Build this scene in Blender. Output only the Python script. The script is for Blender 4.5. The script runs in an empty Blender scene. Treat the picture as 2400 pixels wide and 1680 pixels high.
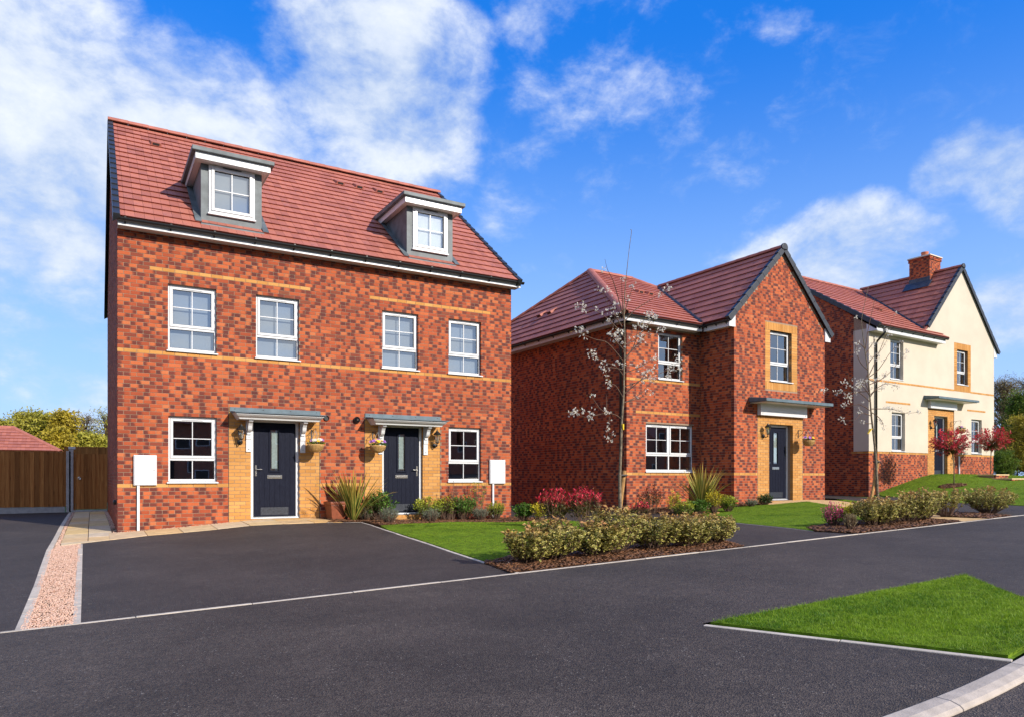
import bpy, bmesh, math, random
import numpy as np
from mathutils import Vector, Matrix
random.seed(7); RNG = np.random.default_rng(11)
C = bpy.context.scene.collection
SC = bpy.context.scene
R = math.radians
K = 1.2                     # world height of the eye

# ------------------------------------------------------------------ camera
FPX, CX, HY = 1677.0, 1200.0, 1120.0        # focal length, centre column and horizon row in photo pixels
EX = (.8614, .5079); EY = (-.5079, .8614)   # facade axes in (right, forward)
CAM = (-.452, -15.7535)
cd = bpy.data.cameras.new('camera'); cam = bpy.data.objects.new('camera', cd); C.objects.link(cam)
cam.location = (CAM[0], CAM[1], K); cam.rotation_euler = (R(90), 0, -math.atan2(EX[1], EY[1]))
cd.sensor_width = 36; cd.lens = 36*FPX/2400; cd.shift_y = 280/2400; cd.clip_end = 3000; cd.clip_start = .05
SC.camera = cam

# ------------------------------------------------------------------ sun, sky, exposure
SUN_AZ, SUN_EL = 22., 26.                   # degrees right of the facade normal; elevation
to_sun = Vector((math.sin(R(SUN_AZ))*math.cos(R(SUN_EL)), -math.cos(R(SUN_AZ))*math.cos(R(SUN_EL)), math.sin(R(SUN_EL))))
sl = bpy.data.lights.new('sun', 'SUN'); sl.energy = 4.3; sl.angle = R(.55); sl.color = (1, .93, .82)
so = bpy.data.objects.new('sun', sl); C.objects.link(so); so.location = (10, -30, 40)
so.rotation_euler = (-to_sun).to_track_quat('-Z', 'Y').to_euler()
SC.view_settings.view_transform = 'Standard'; SC.view_settings.look = 'None'
SC.view_settings.exposure = 0.55; SC.view_settings.gamma = 1
try: SC.cycles.max_bounces = 6; SC.cycles.transparent_max_bounces = 16
except Exception: pass

def dir_px(px, py):
    k = (px-CX)/FPX
    v = Vector((k*EX[0]+EX[1], k*EY[0]+EY[1], (HY-py)/FPX)); return v.normalized()

class NT:
    """small helper to write node trees"""
    def __init__(s, nt): s.t = nt; s.n = nt.nodes; s.l = nt.links
    def new(s, ty, **kw):
        x = s.n.new(ty)
        for k, v in kw.items():
            if k.startswith('i_'):
                key = k[2:]; key = int(key) if key.isdigit() else key
                s.put(x.inputs[key], v)
            else: setattr(x, k, v)
        return x
    def put(s, sock, v):
        if hasattr(v, 'is_output'): s.l.new(v, sock)
        elif isinstance(v, bpy.types.Node): s.l.new(v.outputs[0], sock)
        else: sock.default_value = v
    def m(s, op, a, b=None, c=None, clamp=False):
        x = s.n.new('ShaderNodeMath'); x.operation = op; x.use_clamp = clamp
        s.put(x.inputs[0], a)
        if b is not None: s.put(x.inputs[1], b)
        if c is not None: s.put(x.inputs[2], c)
        return x.outputs[0]
    def mix(s, f, a, b, bt='MIX'):
        x = s.n.new('ShaderNodeMix'); x.data_type = 'RGBA'; x.blend_type = bt
        s.put(x.inputs[0], f)
        for sk, v in ((x.inputs[6], a), (x.inputs[7], b)):
            if isinstance(v, tuple) and len(v) == 3: v = (*v, 1)
            s.put(sk, v)
        return x.outputs[2]
    def ramp(s, f, *stops):
        x = s.n.new('ShaderNodeValToRGB'); e = x.color_ramp.elements
        while len(e) < len(stops): e.new(.5)
        for el, (p, c) in zip(e, stops):
            el.position = p; el.color = (*c, 1) if len(c) == 3 else c
        s.put(x.inputs[0], f); return x.outputs[0]
    def smooth(s, v, a, b, o0=0., o1=1.):
        x = s.n.new('ShaderNodeMapRange'); x.interpolation_type = 'SMOOTHSTEP'
        s.put(x.inputs[0], v); s.put(x.inputs[1], a); s.put(x.inputs[2], b); s.put(x.inputs[3], o0); s.put(x.inputs[4], o1)
        return x.outputs[0]
    def noise(s, scale, detail=4, rough=.55, vec=None, dist=0.):
        x = s.n.new('ShaderNodeTexNoise'); x.inputs['Scale'].default_value = scale
        x.inputs['Detail'].default_value = detail; x.inputs['Roughness'].default_value = rough
        x.inputs['Distortion'].default_value = dist
        if vec is not None: s.put(x.inputs['Vector'], vec)
        return x.outputs[0]

w = bpy.data.worlds.new('World'); SC.world = w; w.use_nodes = True
n = NT(w.node_tree); n.n.clear()
sky = n.new('ShaderNodeTexSky', sky_type='NISHITA', sun_disc=False)
sky.sun_elevation = R(SUN_EL); sky.sun_rotation = math.atan2(to_sun.x, to_sun.y); sky.air_density = 1.0; sky.dust_density = .35; sky.ozone_density = 3.0
hs = n.new('ShaderNodeHueSaturation', i_Saturation=1.35, i_Value=1.0, i_Color=sky)
SKY = .14
skyc = n.mix(.62, n.mix(1., hs.outputs[0], (SKY, SKY, SKY), 'MULTIPLY'), (.005, .150, .70))
tc = n.new('ShaderNodeTexCoord')
sep = n.new('ShaderNodeSeparateXYZ', i_0=tc.outputs['Generated'])
zz = n.m('MAXIMUM', sep.outputs[2], 0.0)
den = n.m('ADD', zz, .22)
flat = n.new('ShaderNodeCombineXYZ', i_0=n.m('MULTIPLY', sep.outputs[0], 1.9), i_1=n.m('MULTIPLY', sep.outputs[1], 1.9), i_2=n.m('MULTIPLY', sep.outputs[2], 3.0))
n1 = n.noise(2.7, 11, .62, flat.outputs[0], .15)
n2 = n.noise(.9, 3, .5, flat.outputs[0])
n3 = n.noise(7.0, 8, .62, flat.outputs[0], .25)
# cloud banks: (column, row, half-width in degrees, weight)
BANKS = [(30, 330, 11, .36), (230, 420, 9, .34), (420, 350, 7, .32), (580, 330, 6, .28), (60, 640, 10, .24), (0, 120, 6, .30), (110, 160, 3.5, .2), (330, 560, 6, .2),
         (760, 60, 5, .32), (840, 170, 6, .36), (950, 230, 6, .36), (1000, 320, 4.5, .30), (880, 330, 5, .30), (720, 400, 4.5, .22), (900, 30, 5, .34), (1050, 100, 3.5, .22), (1010, 400, 3.5, .2),
         (1230, 320, 4.5, .17), (1330, 340, 6, .155), (1480, 390, 5, .15), (1250, 10, 3.5, .17), (1420, 130, 4, .10), (1540, 230, 4.5, .12), (1690, 350, 4.5, .16), (1860, 80, 2.4, .17), (1900, 260, 3.5, .16), (1190, 480, 3, .17),
         (2190, 410, 1.7, .30), (2240, 385, 2.2, .34), (2290, 350, 2.2, .34), (2335, 380, 2.5, .36), (2400, 420, 3.2, .36), (2390, 470, 2.5, .30),
         (1760, 640, 2., .28), (1830, 615, 2.5, .32), (1900, 575, 2.5, .34), (1965, 545, 2.7, .36), (2035, 525, 2.5, .34), (2090, 550, 2.5, .34), (2150, 555, 1.8, .30), (2205, 545, 1.4, .28), (1980, 630, 4.2, .34), (1880, 650, 3.2, .32), (2100, 620, 3., .30),
         (2340, 695, 2.2, .32), (2400, 715, 3.2, .34), (2300, 690, 1.6, .26), (220, 950, 2.4, .22), (60, 900, 4, .14), (2390, 900, 3, .12)]
acc = None
for px, py, deg, wt in BANKS:
    d = dir_px(px, py)
    vm = n.new('ShaderNodeVectorMath', operation='DOT_PRODUCT', i_0=tc.outputs['Generated'], i_1=tuple(d))
    b = n.smooth(vm.outputs['Value'], math.cos(R(deg*1.35)), math.cos(R(deg*.15)), 0., wt)
    acc = b if acc is None else n.m('MAXIMUM', acc, b) if wt < .2 else n.m('SMOOTH_MAX', acc, b, .12)
# the rest of the sky, behind and beside the camera, carries the same broken cloud
fw = Vector((EX[1], EY[1], .25)).normalized()
vm = n.new('ShaderNodeVectorMath', operation='DOT_PRODUCT', i_0=tc.outputs['Generated'], i_1=tuple(fw))
rest = n.smooth(vm.outputs['Value'], .66, .30, 0., .22)
acc = n.m('ADD', acc, rest)
dn = n.m('ADD', n.m('MULTIPLY', n1, .80), acc)
dn = n.m('ADD', dn, n.m('MULTIPLY', n.m('SUBTRACT', n2, .5), .12))
dn = n.m('ADD', dn, n.m('MULTIPLY', n.m('SUBTRACT', n3, .5), .30))
dens = n.smooth(dn, .53, .83)
wisp = n.smooth(n3, .52, .75, 0., .22)
dens = n.m('MAXIMUM', dens, n.m('MULTIPLY', wisp, n.smooth(acc, .02, .16)))
shade = n.smooth(n.m('ADD', n1, n.m('MULTIPLY', n3, .35)), .5, .95)
cc = n.mix(shade, (.36, .45, .60), (.70, .73, .77))
hz = n.smooth(zz, 0., .54, .80, 0.)
skyh = n.mix(hz, skyc, (.36, .53, .80))
fin = n.mix(n.m('MULTIPLY', dens, .93), skyh, cc)
bg = n.new('ShaderNodeBackground', i_Color=fin, i_Strength=1.0)
n.l.new(bg.outputs[0], n.new('ShaderNodeOutputWorld').inputs[0])

# ------------------------------------------------------------------ materials
MAT = {}
def mat(name, col, rough=.6, spec=.5, metal=0., var=.0, vscale=8., bump=0., bscale=60., coat=0.):
    m_ = bpy.data.materials.new(name); m_.use_nodes = True
    q = NT(m_.node_tree); bs = q.n['Principled BSDF']
    bs.inputs['Roughness'].default_value = rough; bs.inputs['Specular IOR Level'].default_value = spec
    bs.inputs['Metallic'].default_value = metal; bs.inputs['Coat Weight'].default_value = coat
    tcn = q.new('ShaderNodeTexCoord')
    if var:
        nz = q.noise(vscale, 5, .6, tcn.outputs['Object'])
        f = q.smooth(nz, .3, .7)
        lo = tuple(c*(1-var) for c in col); hi = tuple(min(1, c*(1+var)) for c in col)
        q.put(bs.inputs['Base Color'], q.mix(f, lo, hi))
    else: bs.inputs['Base Color'].default_value = (*col, 1)
    if bump:
        bp = q.new('ShaderNodeBump', i_Strength=bump, i_Distance=.01, i_Height=q.noise(bscale, 4, .6, tcn.outputs['Object']))
        q.put(bs.inputs['Normal'], bp)
    MAT[name] = m_; return m_
mat('upvc', (.60, .60, .61), .28, .5, var=.03, vscale=2)
mat('soffit', (.66, .65, .64), .45, var=.04, vscale=2)
mat('seal', (.02, .02, .02), .6)
mat('gutter', (.012, .012, .014), .32, .5)
mat('verge', (.022, .024, .030), .42, .5, var=.25, vscale=6)
mat('lead', (.105, .122, .13), .55, .4, .0, var=.28, vscale=3.5, bump=.15, bscale=12)
mat('zinc', (.085, .125, .15), .55, .4, .0, var=.18, vscale=5)
mat('mortar', (.29, .20, .14), .92, .2, var=.15, vscale=20, bump=.2, bscale=150)
mat('render', (.53, .46, .37), .9, .2, var=.055, vscale=.9, bump=.12, bscale=160)
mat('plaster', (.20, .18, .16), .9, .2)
mat('sky_reflection', (.31, .325, .36), .9, .1)  # pale grey of mirrored sky, painted on sheets behind the upper panes
mat('chrome', (.62, .60, .55), .2, .5, .95)
mat('black_iron', (.012, .012, .012), .4, .5)
mat('terracotta_pot', (.21, .058, .026), .45, .4, var=.2, vscale=9)
mat('concrete', (.42, .36, .31), .9, .2, var=.16, vscale=7, bump=.25, bscale=90)
mat('post_concrete', (.40, .37, .36), .9, .2, var=.12, vscale=9, bump=.2, bscale=90)
mat('soil', (.050, .026, .017), .95, .1, var=.5, vscale=14, bump=.6, bscale=60)
mat('turf', (.10, .16, .010), .95, .1, var=.4, vscale=9, bump=.5, bscale=80)
mat('field', (.09, .13, .035), .95, .1, var=.3, vscale=.4)
mat('trunk', (.16, .125, .085), .85, .2, var=.45, vscale=22, bump=.5, bscale=60)
mat('twig', (.10, .060, .042), .85, .2, var=.3, vscale=30)
mat('stake', (.40, .215, .075), .8, .3, var=.3, vscale=10, bump=.3, bscale=40)
mat('strap', (.015, .015, .016), .5)
mat('chimney_pot', (.50, .16, .08), .7, .3, var=.15, vscale=8)
mat('frosted', (.46, .52, .50), .3, .6, var=.12, vscale=25)
mat('wicker', (.45, .27, .10), .75, .3, var=.4, vscale=60, bump=.8, bscale=80)
mat('chain', (.5, .5, .48), .4, .5, .6)
mat('lamp_glass', (.45, .40, .30), .12, .6)
mat('yellow_tie', (.85, .55, .03), .5)

def attr_mat(name, build, rough=.7, spec=.3):
    m_ = bpy.data.materials.new(name); m_.use_nodes = True
    q = NT(m_.node_tree); bs = q.n['Principled BSDF']
    bs.inputs['Roughness'].default_value = rough; bs.inputs['Specular IOR Level'].default_value = spec
    at = q.new('ShaderNodeAttribute', attribute_name='c')
    s3 = q.new('ShaderNodeSeparateColor', i_0=at.outputs['Color'])
    tcn = q.new('ShaderNodeTexCoord')
    build(q, bs, s3.outputs[0], s3.outputs[1], s3.outputs[2], at.outputs['Alpha'], tcn.outputs['Object'])
    MAT[name] = m_; return m_

def brick_nodes(q, bs, r1, r2, u, ty, obj):
    f = q.m('FRACT', q.m('MULTIPLY', r1, 7.31)); g = q.m('FRACT', q.m('MULTIPLY', r2, 5.77)); h = q.m('FRACT', q.m('MULTIPLY', r2, 13.1))
    base = q.ramp(g, (0., (.30, .060, .024)), (.30, (.37, .076, .028)), (.62, (.425, .095, .032)), (.88, (.46, .112, .038)), (1., (.47, .14, .052)))
    flip = q.m('GREATER_THAN', h, .5)
    uu = q.m('ADD', q.m('MULTIPLY', u, q.m('SUBTRACT', 1., flip)), q.m('MULTIPLY', q.m('SUBTRACT', 1., u), flip))
    wob = q.m('MULTIPLY', q.m('SUBTRACT', q.noise(30, 3, .6, obj), .5), .35)
    edge = q.m('ADD', q.m('ADD', q.m('MULTIPLY', f, .44), .18), wob)
    dark = q.smooth(uu, q.m('ADD', edge, .16), q.m('SUBTRACT', edge, .10))
    dark = q.m('MULTIPLY', dark, q.m('LESS_THAN', r1, .80))
    dark = q.m('MAXIMUM', dark, q.m('MULTIPLY', q.m('GREATER_THAN', r1, .93), .7))
    dark = q.m('MULTIPLY', dark, q.m('ADD', q.m('MULTIPLY', g, .25), .72))
    red = q.mix(dark, base, (.092, .025, .023))
    buff = q.ramp(g, (0., (.46, .205, .050)), (.5, (.52, .245, .066)), (1., (.56, .285, .09)))
    col = q.mix(ty, red, buff)
    gp = q.new('ShaderNodeNewGeometry').outputs['Position']; lf_ = q.smooth(q.noise(.7, 5, .65, gp), .3, .7, .88, 1.10)
    gr = q.m('MULTIPLY', q.smooth(q.noise(140, 3, .6, obj), .3, .75, .80, 1.14), lf_)
    gc = q.new('ShaderNodeCombineColor', i_0=gr, i_1=gr, i_2=gr)
    col = q.mix(1., col, gc.outputs[0], 'MULTIPLY')
    sz = q.new('ShaderNodeSeparateXYZ', i_0=gp); ef = q.smooth(q.noise(1.7, 7, .72, gp, .5), .62, .82, 0., .16)
    col = q.mix(ef, col, (.50, .36, .29))
    q.put(bs.inputs['Base Color'], col)
    q.put(bs.inputs['Normal'], q.new('ShaderNodeBump', i_Strength=.25, i_Distance=.004, i_Height=q.noise(200, 3, .6, obj)))
attr_mat('brick', brick_nodes, .82, .25)
def tile_nodes(q, bs, r1, r2, u, ty, obj):
    base = q.ramp(r1, (0., (.30, .098, .070)), (.35, (.365, .122, .084)), (.75, (.42, .145, .098)), (1., (.34, .118, .090)))
    st = q.smooth(q.noise(9, 5, .65, obj), .50, .74, 0., .55)
    st = q.m('MULTIPLY', st, q.smooth(r2, .62, .95))
    col = q.mix(st, base, (.16, .075, .075))
    gr = q.smooth(q.noise(60, 4, .6, obj), .3, .7, .88, 1.1)
    gc = q.new('ShaderNodeCombineColor', i_0=gr, i_1=gr, i_2=gr)
    q.put(bs.inputs['Base Color'], q.mix(1., col, gc.outputs[0], 'MULTIPLY'))
    q.put(bs.inputs['Normal'], q.new('ShaderNodeBump', i_Strength=.15, i_Distance=.004, i_Height=q.noise(120, 3, .6, obj)))
attr_mat('tile', tile_nodes, .62, .35)
mat('ridge', (.35, .118, .084), .65, .35, var=.15, vscale=4)
mat('tile_under', (.16, .035, .025), .9, .1)

def wood_mat(name, a, b):
    m_ = bpy.data.materials.new(name); m_.use_nodes = True
    q = NT(m_.node_tree); bs = q.n['Principled BSDF']; bs.inputs['Roughness'].default_value = .8; bs.inputs['Specular IOR Level'].default_value = .2
    tcn = q.new('ShaderNodeTexCoord'); mp = q.new('ShaderNodeMapping'); q.l.new(tcn.outputs['Object'], mp.inputs[0]); mp.inputs['Scale'].default_value = (30, 30, 1.4)
    oi = q.new('ShaderNodeObjectInfo')
    ad = q.new('ShaderNodeVectorMath', operation='ADD', i_0=mp.outputs[0]); q.l.new(q.m('MULTIPLY', oi.outputs['Random'], 40.), ad.inputs[1])
    nz = q.noise(1.2, 5, .6, ad.outputs[0], .8)
    col = q.mix(q.smooth(nz, .3, .72), a, b)
    mp2 = q.new('ShaderNodeMapping'); q.l.new(ad.outputs[0], mp2.inputs[0]); mp2.inputs['Scale'].default_value = (.5, .5, 3.2)
    vo = q.new('ShaderNodeTexVoronoi', i_Scale=.45); q.l.new(mp2.outputs[0], vo.inputs['Vector'])
    kn = q.smooth(vo.outputs['Distance'], .20, .06, 0., .8)
    col = q.mix(kn, col, tuple(c*.25 for c in a))
    q.put(bs.inputs['Base Color'], q.mix(q.m('MULTIPLY', oi.outputs['Random'], .75), col, tuple(c*.45 for c in a)))
    MAT[name] = m_
wood_mat('fence_wood', (.34, .115, .028), (.56, .24, .070))

def door_mat():
    m_ = bpy.data.materials.new('door_navy'); m_.use_nodes = True
    q = NT(m_.node_tree); bs = q.n['Principled BSDF']; bs.inputs['Roughness'].default_value = .55; bs.inputs['Specular IOR Level'].default_value = .10
    tcn = q.new('ShaderNodeTexCoord'); mp = q.new('ShaderNodeMapping'); q.l.new(tcn.outputs['Object'], mp.inputs[0]); mp.inputs['Scale'].default_value = (1, 1, .12)
    nz = q.noise(70, 5, .65, mp.outputs[0], 1.2)
    q.put(bs.inputs['Base Color'], q.mix(q.smooth(nz, .4, .75), (.0055, .0065, .016), (.012, .015, .030)))
    q.put(bs.inputs['Normal'], q.new('ShaderNodeBump', i_Strength=.6, i_Distance=.004, i_Height=nz))
    MAT['door_navy'] = m_
door_mat()
def glass_mat():
    m_ = bpy.data.materials.new('glass'); m_.use_nodes = True
    q = NT(m_.node_tree); q.n.clear()
    lwn = q.new('ShaderNodeLayerWeight', i_Blend=.5); fr = q.m('ADD', q.m('MULTIPLY', q.m('POWER', lwn.outputs['Facing'], 5.), .72), .28)
    tr = q.new('ShaderNodeBsdfTransparent', i_Color=(.80, .84, .84, 1)); gl = q.new('ShaderNodeBsdfGlossy', i_Roughness=.004, i_Color=(1, 1, 1, 1))
    tcn = q.new('ShaderNodeTexCoord')
    q.put(gl.inputs['Normal'], q.new('ShaderNodeBump', i_Strength=.02, i_Distance=.01, i_Height=q.noise(3, 2, .5, tcn.outputs['Object'])))
    mx = q.new('ShaderNodeMixShader', i_0=fr); q.l.new(tr.outputs[0], mx.inputs[1]); q.l.new(gl.outputs[0], mx.inputs[2])
    q.l.new(mx.outputs[0], q.new('ShaderNodeOutputMaterial').inputs[0]); MAT['glass'] = m_
glass_mat()

def asphalt(name, col):
    m_ = bpy.data.materials.new(name); m_.use_nodes = True
    q = NT(m_.node_tree); bs = q.n['Principled BSDF']; bs.inputs['Specular IOR Level'].default_value = .32
    tcn = q.new('ShaderNodeTexCoord'); ob = tcn.outputs['Object']
    vo = q.new('ShaderNodeTexVoronoi', i_Scale=125.); q.l.new(ob, vo.inputs['Vector'])
    st = q.m('MULTIPLY', q.new('ShaderNodeSeparateColor', i_0=vo.outputs['Color']).outputs[0], 1.)
    big = q.m('MULTIPLY', q.smooth(q.noise(.55, 6, .62, ob, .3), .3, .72, .78, 1.22), q.smooth(q.noise(3.1, 5, .6, ob), .3, .7, .9, 1.1))
    mid = q.smooth(q.noise(22, 4, .7, ob), .3, .7, .8, 1.2)
    sp = q.smooth(st, .0, 1., .55, 1.5)
    f = q.m('MULTIPLY', q.m('MULTIPLY', big, mid), sp)
    light = q.m('MULTIPLY', q.m('GREATER_THAN', st, .982), q.smooth(q.noise(5, 3, .6, ob), .4, .65))
    cb = q.new('ShaderNodeCombineColor', i_0=f, i_1=f, i_2=f)
    c_ = q.mix(1., (*col, 1), cb.outputs[0], 'MULTIPLY')
    c_ = q.mix(q.m('MULTIPLY', light, .6), c_, (.30, .27, .24))
    scuff = q.smooth(q.noise(4.2, 8, .78, ob, .8), .635, .73, 0., .42)
    c_ = q.mix(scuff, c_, (.16, .14, .125))
    q.put(bs.inputs['Base Color'], c_); q.put(bs.inputs['Roughness'], q.smooth(st, 0., 1., .62, .88))
    q.put(bs.inputs['Normal'], q.new('ShaderNodeBump', i_Strength=.85, i_Distance=.006, i_Height=q.m('ADD', vo.outputs['Distance'], q.m('MULTIPLY', q.noise(40, 3, .6, ob), .5))))
    MAT[name] = m_
asphalt('asphalt', (.058, .0445, .0365)); asphalt('asphalt_drive', (.050, .0385, .033)); asphalt('asphalt_road', (.080, .061, .051))
def rand_mat(name, stops, rough=.85, grain=0.):
    """colour by object random and fine grain: slabs, stones"""
    m_ = bpy.data.materials.new(name); m_.use_nodes = True
    q = NT(m_.node_tree); bs = q.n['Principled BSDF']; bs.inputs['Roughness'].default_value = rough; bs.inputs['Specular IOR Level'].default_value = .25
    oi = q.new('ShaderNodeObjectInfo'); tcn = q.new('ShaderNodeTexCoord')
    base = q.ramp(oi.outputs['Random'], *stops)
    gr = q.smooth(q.noise(6, 6, .65, tcn.outputs['Object'], .8), .3, .7, .84, 1.14)
    gc = q.new('ShaderNodeCombineColor', i_0=gr, i_1=gr, i_2=q.m('MULTIPLY', gr, .97))
    q.put(bs.inputs['Base Color'], q.mix(1., base, gc.outputs[0], 'MULTIPLY'))
    q.put(bs.inputs['Normal'], q.new('ShaderNodeBump', i_Strength=.3, i_Distance=.006, i_Height=q.noise(50, 4, .6, tcn.outputs['Object'])))
    MAT[name] = m_
rand_mat('sandstone', ((0., (.60, .42, .20)), (.4, (.58, .45, .30)), (.7, (.62, .38, .15)), (1., (.55, .44, .33))))
rand_mat('edging', ((0., (.47, .405, .345)), (.5, (.53, .46, .395)), (1., (.42, .365, .32))))

def leafmat(name, lo, hi, edge=None, tipc=None, rough=.55, trans=.25, t0=.34, t1=.66):
    """c.r per-leaf random, c.g 0 on the midrib to 1 at the margin, c.b 0 low to 1 at the tips of the plant"""
    def bld(q, bs, r, g, b, a, obj):
        col = q.mix(r, lo, hi)
        if edge: col = q.mix(q.smooth(g, .50, .68), col, edge)
        if tipc: col = q.mix(q.m('MULTIPLY', q.smooth(b, t0, t1), q.smooth(r, .03, .3)), col, tipc)
        q.put(bs.inputs['Base Color'], col)
        tl = q.new('ShaderNodeBsdfTranslucent', i_Color=col)
        mx = q.new('ShaderNodeMixShader', i_0=trans); q.l.new(bs.outputs[0], mx.inputs[1]); q.l.new(tl.outputs[0], mx.inputs[2])
        q.l.new(mx.outputs[0], q.n['Material Output'].inputs[0])
    return attr_mat(name, bld, rough, .35)
leafmat('leaf_varieg', (.085, .10, .012), (.22, .21, .03), edge=(.76, .62, .20), tipc=(.42, .20, .07), t0=.55, t1=1.05)
leafmat('leaf_green', (.045, .11, .012), (.13, .25, .03))
leafmat('leaf_dark', (.022, .05, .012), (.06, .11, .02))
leafmat('leaf_greyg', (.12, .16, .10), (.24, .28, .19))
leafmat('leaf_yellow', (.30, .30, .015), (.58, .46, .03), tipc=(.62, .50, .03))
leafmat('leaf_lime', (.10, .17, .02), (.24, .30, .03), tipc=(.40, .42, .03))
leafmat('leaf_red', (.06, .085, .018), (.16, .09, .025), tipc=(.60, .028, .06))
leafmat('leaf_bronze', (.10, .075, .022), (.22, .13, .04), tipc=(.30, .06, .04))
leafmat('phormium', (.045, .105, .014), (.17, .21, .03), edge=(.46, .36, .08), tipc=(.52, .33, .06))
leafmat('petal_white', (.80, .74, .62), (.88, .84, .74), trans=.45)
leafmat('petal_purple', (.18, .03, .30), (.42, .12, .55), edge=(.75, .55, .80))
leafmat('petal_yellow', (.75, .48, .02), (.85, .62, .04))
leafmat('petal_pink', (.66, .05, .16), (.75, .16, .30))
leafmat('leaf_young', (.25, .22, .04), (.34, .16, .05))
leafmat('spring_leaf', (.28, .27, .03), (.52, .46, .07), trans=.4)
leafmat('spring_gold', (.34, .26, .025), (.52, .40, .04), trans=.35)
leafmat('spring_brown', (.20, .15, .07), (.32, .25, .12), trans=.2)
leafmat('spring_deep', (.07, .125, .012), (.18, .25, .02), trans=.3)
leafmat('grass', (.050, .145, .003), (.17, .30, .006), edge=None, tipc=(.27, .38, .012), trans=.3)
leafmat('bark', (.055, .024, .012), (.20, .085, .035), trans=0.)
leafmat('pebble', (.46, .25, .17), (.68, .47, .36), edge=None, trans=0.)

# ------------------------------------------------------------------ mesh helpers
class MB:
    def __init__(s): s.v = []; s.f = []; s.c = []
    def poly(s, pts, col=None):
        b = len(s.v); s.v += [tuple(p) for p in pts]; s.f.append(tuple(range(b, b+len(pts))))
        s.c += [col or (0, 0, 0, 0)]*len(pts); return s
    def box(s, x0, x1, y0, y1, z0, z1):
        b = len(s.v)
        s.v += [(x0, y0, z0), (x1, y0, z0), (x1, y1, z0), (x0, y1, z0), (x0, y0, z1), (x1, y0, z1), (x1, y1, z1), (x0, y1, z1)]
        s.f += [(b, b+3, b+2, b+1), (b+4, b+5, b+6, b+7), (b, b+1, b+5, b+4), (b+1, b+2, b+6, b+5), (b+2, b+3, b+7, b+6), (b+3, b, b+4, b+7)]
        s.c += [(0, 0, 0, 0)]*8; return s
    def hexa(s, p):                      # 8 points: bottom ring then top ring
        b = len(s.v); s.v += [tuple(q) for q in p]
        s.f += [(b+3, b+2, b+1, b), (b+4, b+5, b+6, b+7), (b, b+1, b+5, b+4), (b+1, b+2, b+6, b+5), (b+2, b+3, b+7, b+6), (b+3, b, b+4, b+7)]
        s.c += [(0, 0, 0, 0)]*8; return s
    def prism(s, poly, off):             # polygon of 3-D points extruded by vector off
        k = len(poly); b = len(s.v); off = Vector(off)
        s.v += [tuple(p) for p in poly] + [tuple(Vector(p)+off) for p in poly]
        s.f.append(tuple(range(b+k-1, b-1, -1))); s.f.append(tuple(range(b+k, b+2*k)))
        for i in range(k): s.f.append((b+i, b+(i+1) % k, b+k+(i+1) % k, b+k+i))
        s.c += [(0, 0, 0, 0)]*(2*k); return s
    def tube(s, path, rad, seg=6, cap=True):
        path = [Vector(p) for p in path]
        if not hasattr(rad, '__len__'): rad = [rad]*len(path)
        b = len(s.v); k = len(path); ref = None
        for i, p in enumerate(path):
            t = (path[min(i+1, k-1)]-path[max(i-1, 0)])
            t = t.normalized() if t.length > 1e-9 else Vector((0, 0, 1))
            if ref is None: ref = Vector((1, 0, 0)) if abs(t.x) < .8 else Vector((0, 1, 0))
            a = t.cross(ref).normalized(); ref = a.cross(t).normalized(); c = t.cross(a)
            for j in range(seg):
                an = 2*math.pi*j/seg; s.v.append(tuple(p+(a*math.cos(an)+c*math.sin(an))*rad[i]))
        for i in range(k-1):
            for j in range(seg): s.f.append((b+i*seg+j, b+i*seg+(j+1) % seg, b+(i+1)*seg+(j+1) % seg, b+(i+1)*seg+j))
        if cap: s.f.append(tuple(range(b+seg-1, b-1, -1))); s.f.append(tuple(range(b+(k-1)*seg, b+k*seg)))
        s.c += [(0, 0, 0, 0)]*(k*seg); return s
    def lathe(s, prof, centre=(0, 0, 0), seg=14):   # prof: (radius, z)
        b = len(s.v); k = len(prof); cx, cy, cz = centre
        for r, z in prof:
            for j in range(seg):
                an = 2*math.pi*j/seg; s.v.append((cx+r*math.cos(an), cy+r*math.sin(an), cz+z))
        for i in range(k-1):
            for j in range(seg): s.f.append((b+i*seg+j, b+i*seg+(j+1) % seg, b+(i+1)*seg+(j+1) % seg, b+(i+1)*seg+j))
        s.f.append(tuple(range(b+seg-1, b-1, -1))); s.f.append(tuple(range(b+(k-1)*seg, b+k*seg)))
        s.c += [(0, 0, 0, 0)]*(k*seg); return s
    def mesh(s, name, m_, smooth=False, attr=False):
        me = bpy.data.meshes.new(name); me.from_pydata(s.v, [], s.f)
        if attr:
            a = me.color_attributes.new('c', 'FLOAT_COLOR', 'POINT'); a.data.foreach_set('color', np.array(s.c, dtype=np.float32).ravel())
        me.materials.append(MAT[m_] if isinstance(m_, str) else m_)
        if smooth: me.polygons.foreach_set('use_smooth', [True]*len(me.polygons))
        me.update(); return me
    def build(s, name, m_, parent=None, smooth=False, attr=False, bevel=0, loc=None):
        return link(name, s.mesh(name, m_, smooth, attr), parent, bevel, loc)
def link(name, me, parent=None, bevel=0, loc=None):
    o = bpy.data.objects.new(name, me); C.objects.link(o); o.parent = parent
    if loc is not None: o.location = loc
    if bevel:
        b = o.modifiers.new('bevel', 'BEVEL'); b.width = bevel; b.segments = 2; b.limit_method = 'ANGLE'; b.harden_normals = False
    return o
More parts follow.
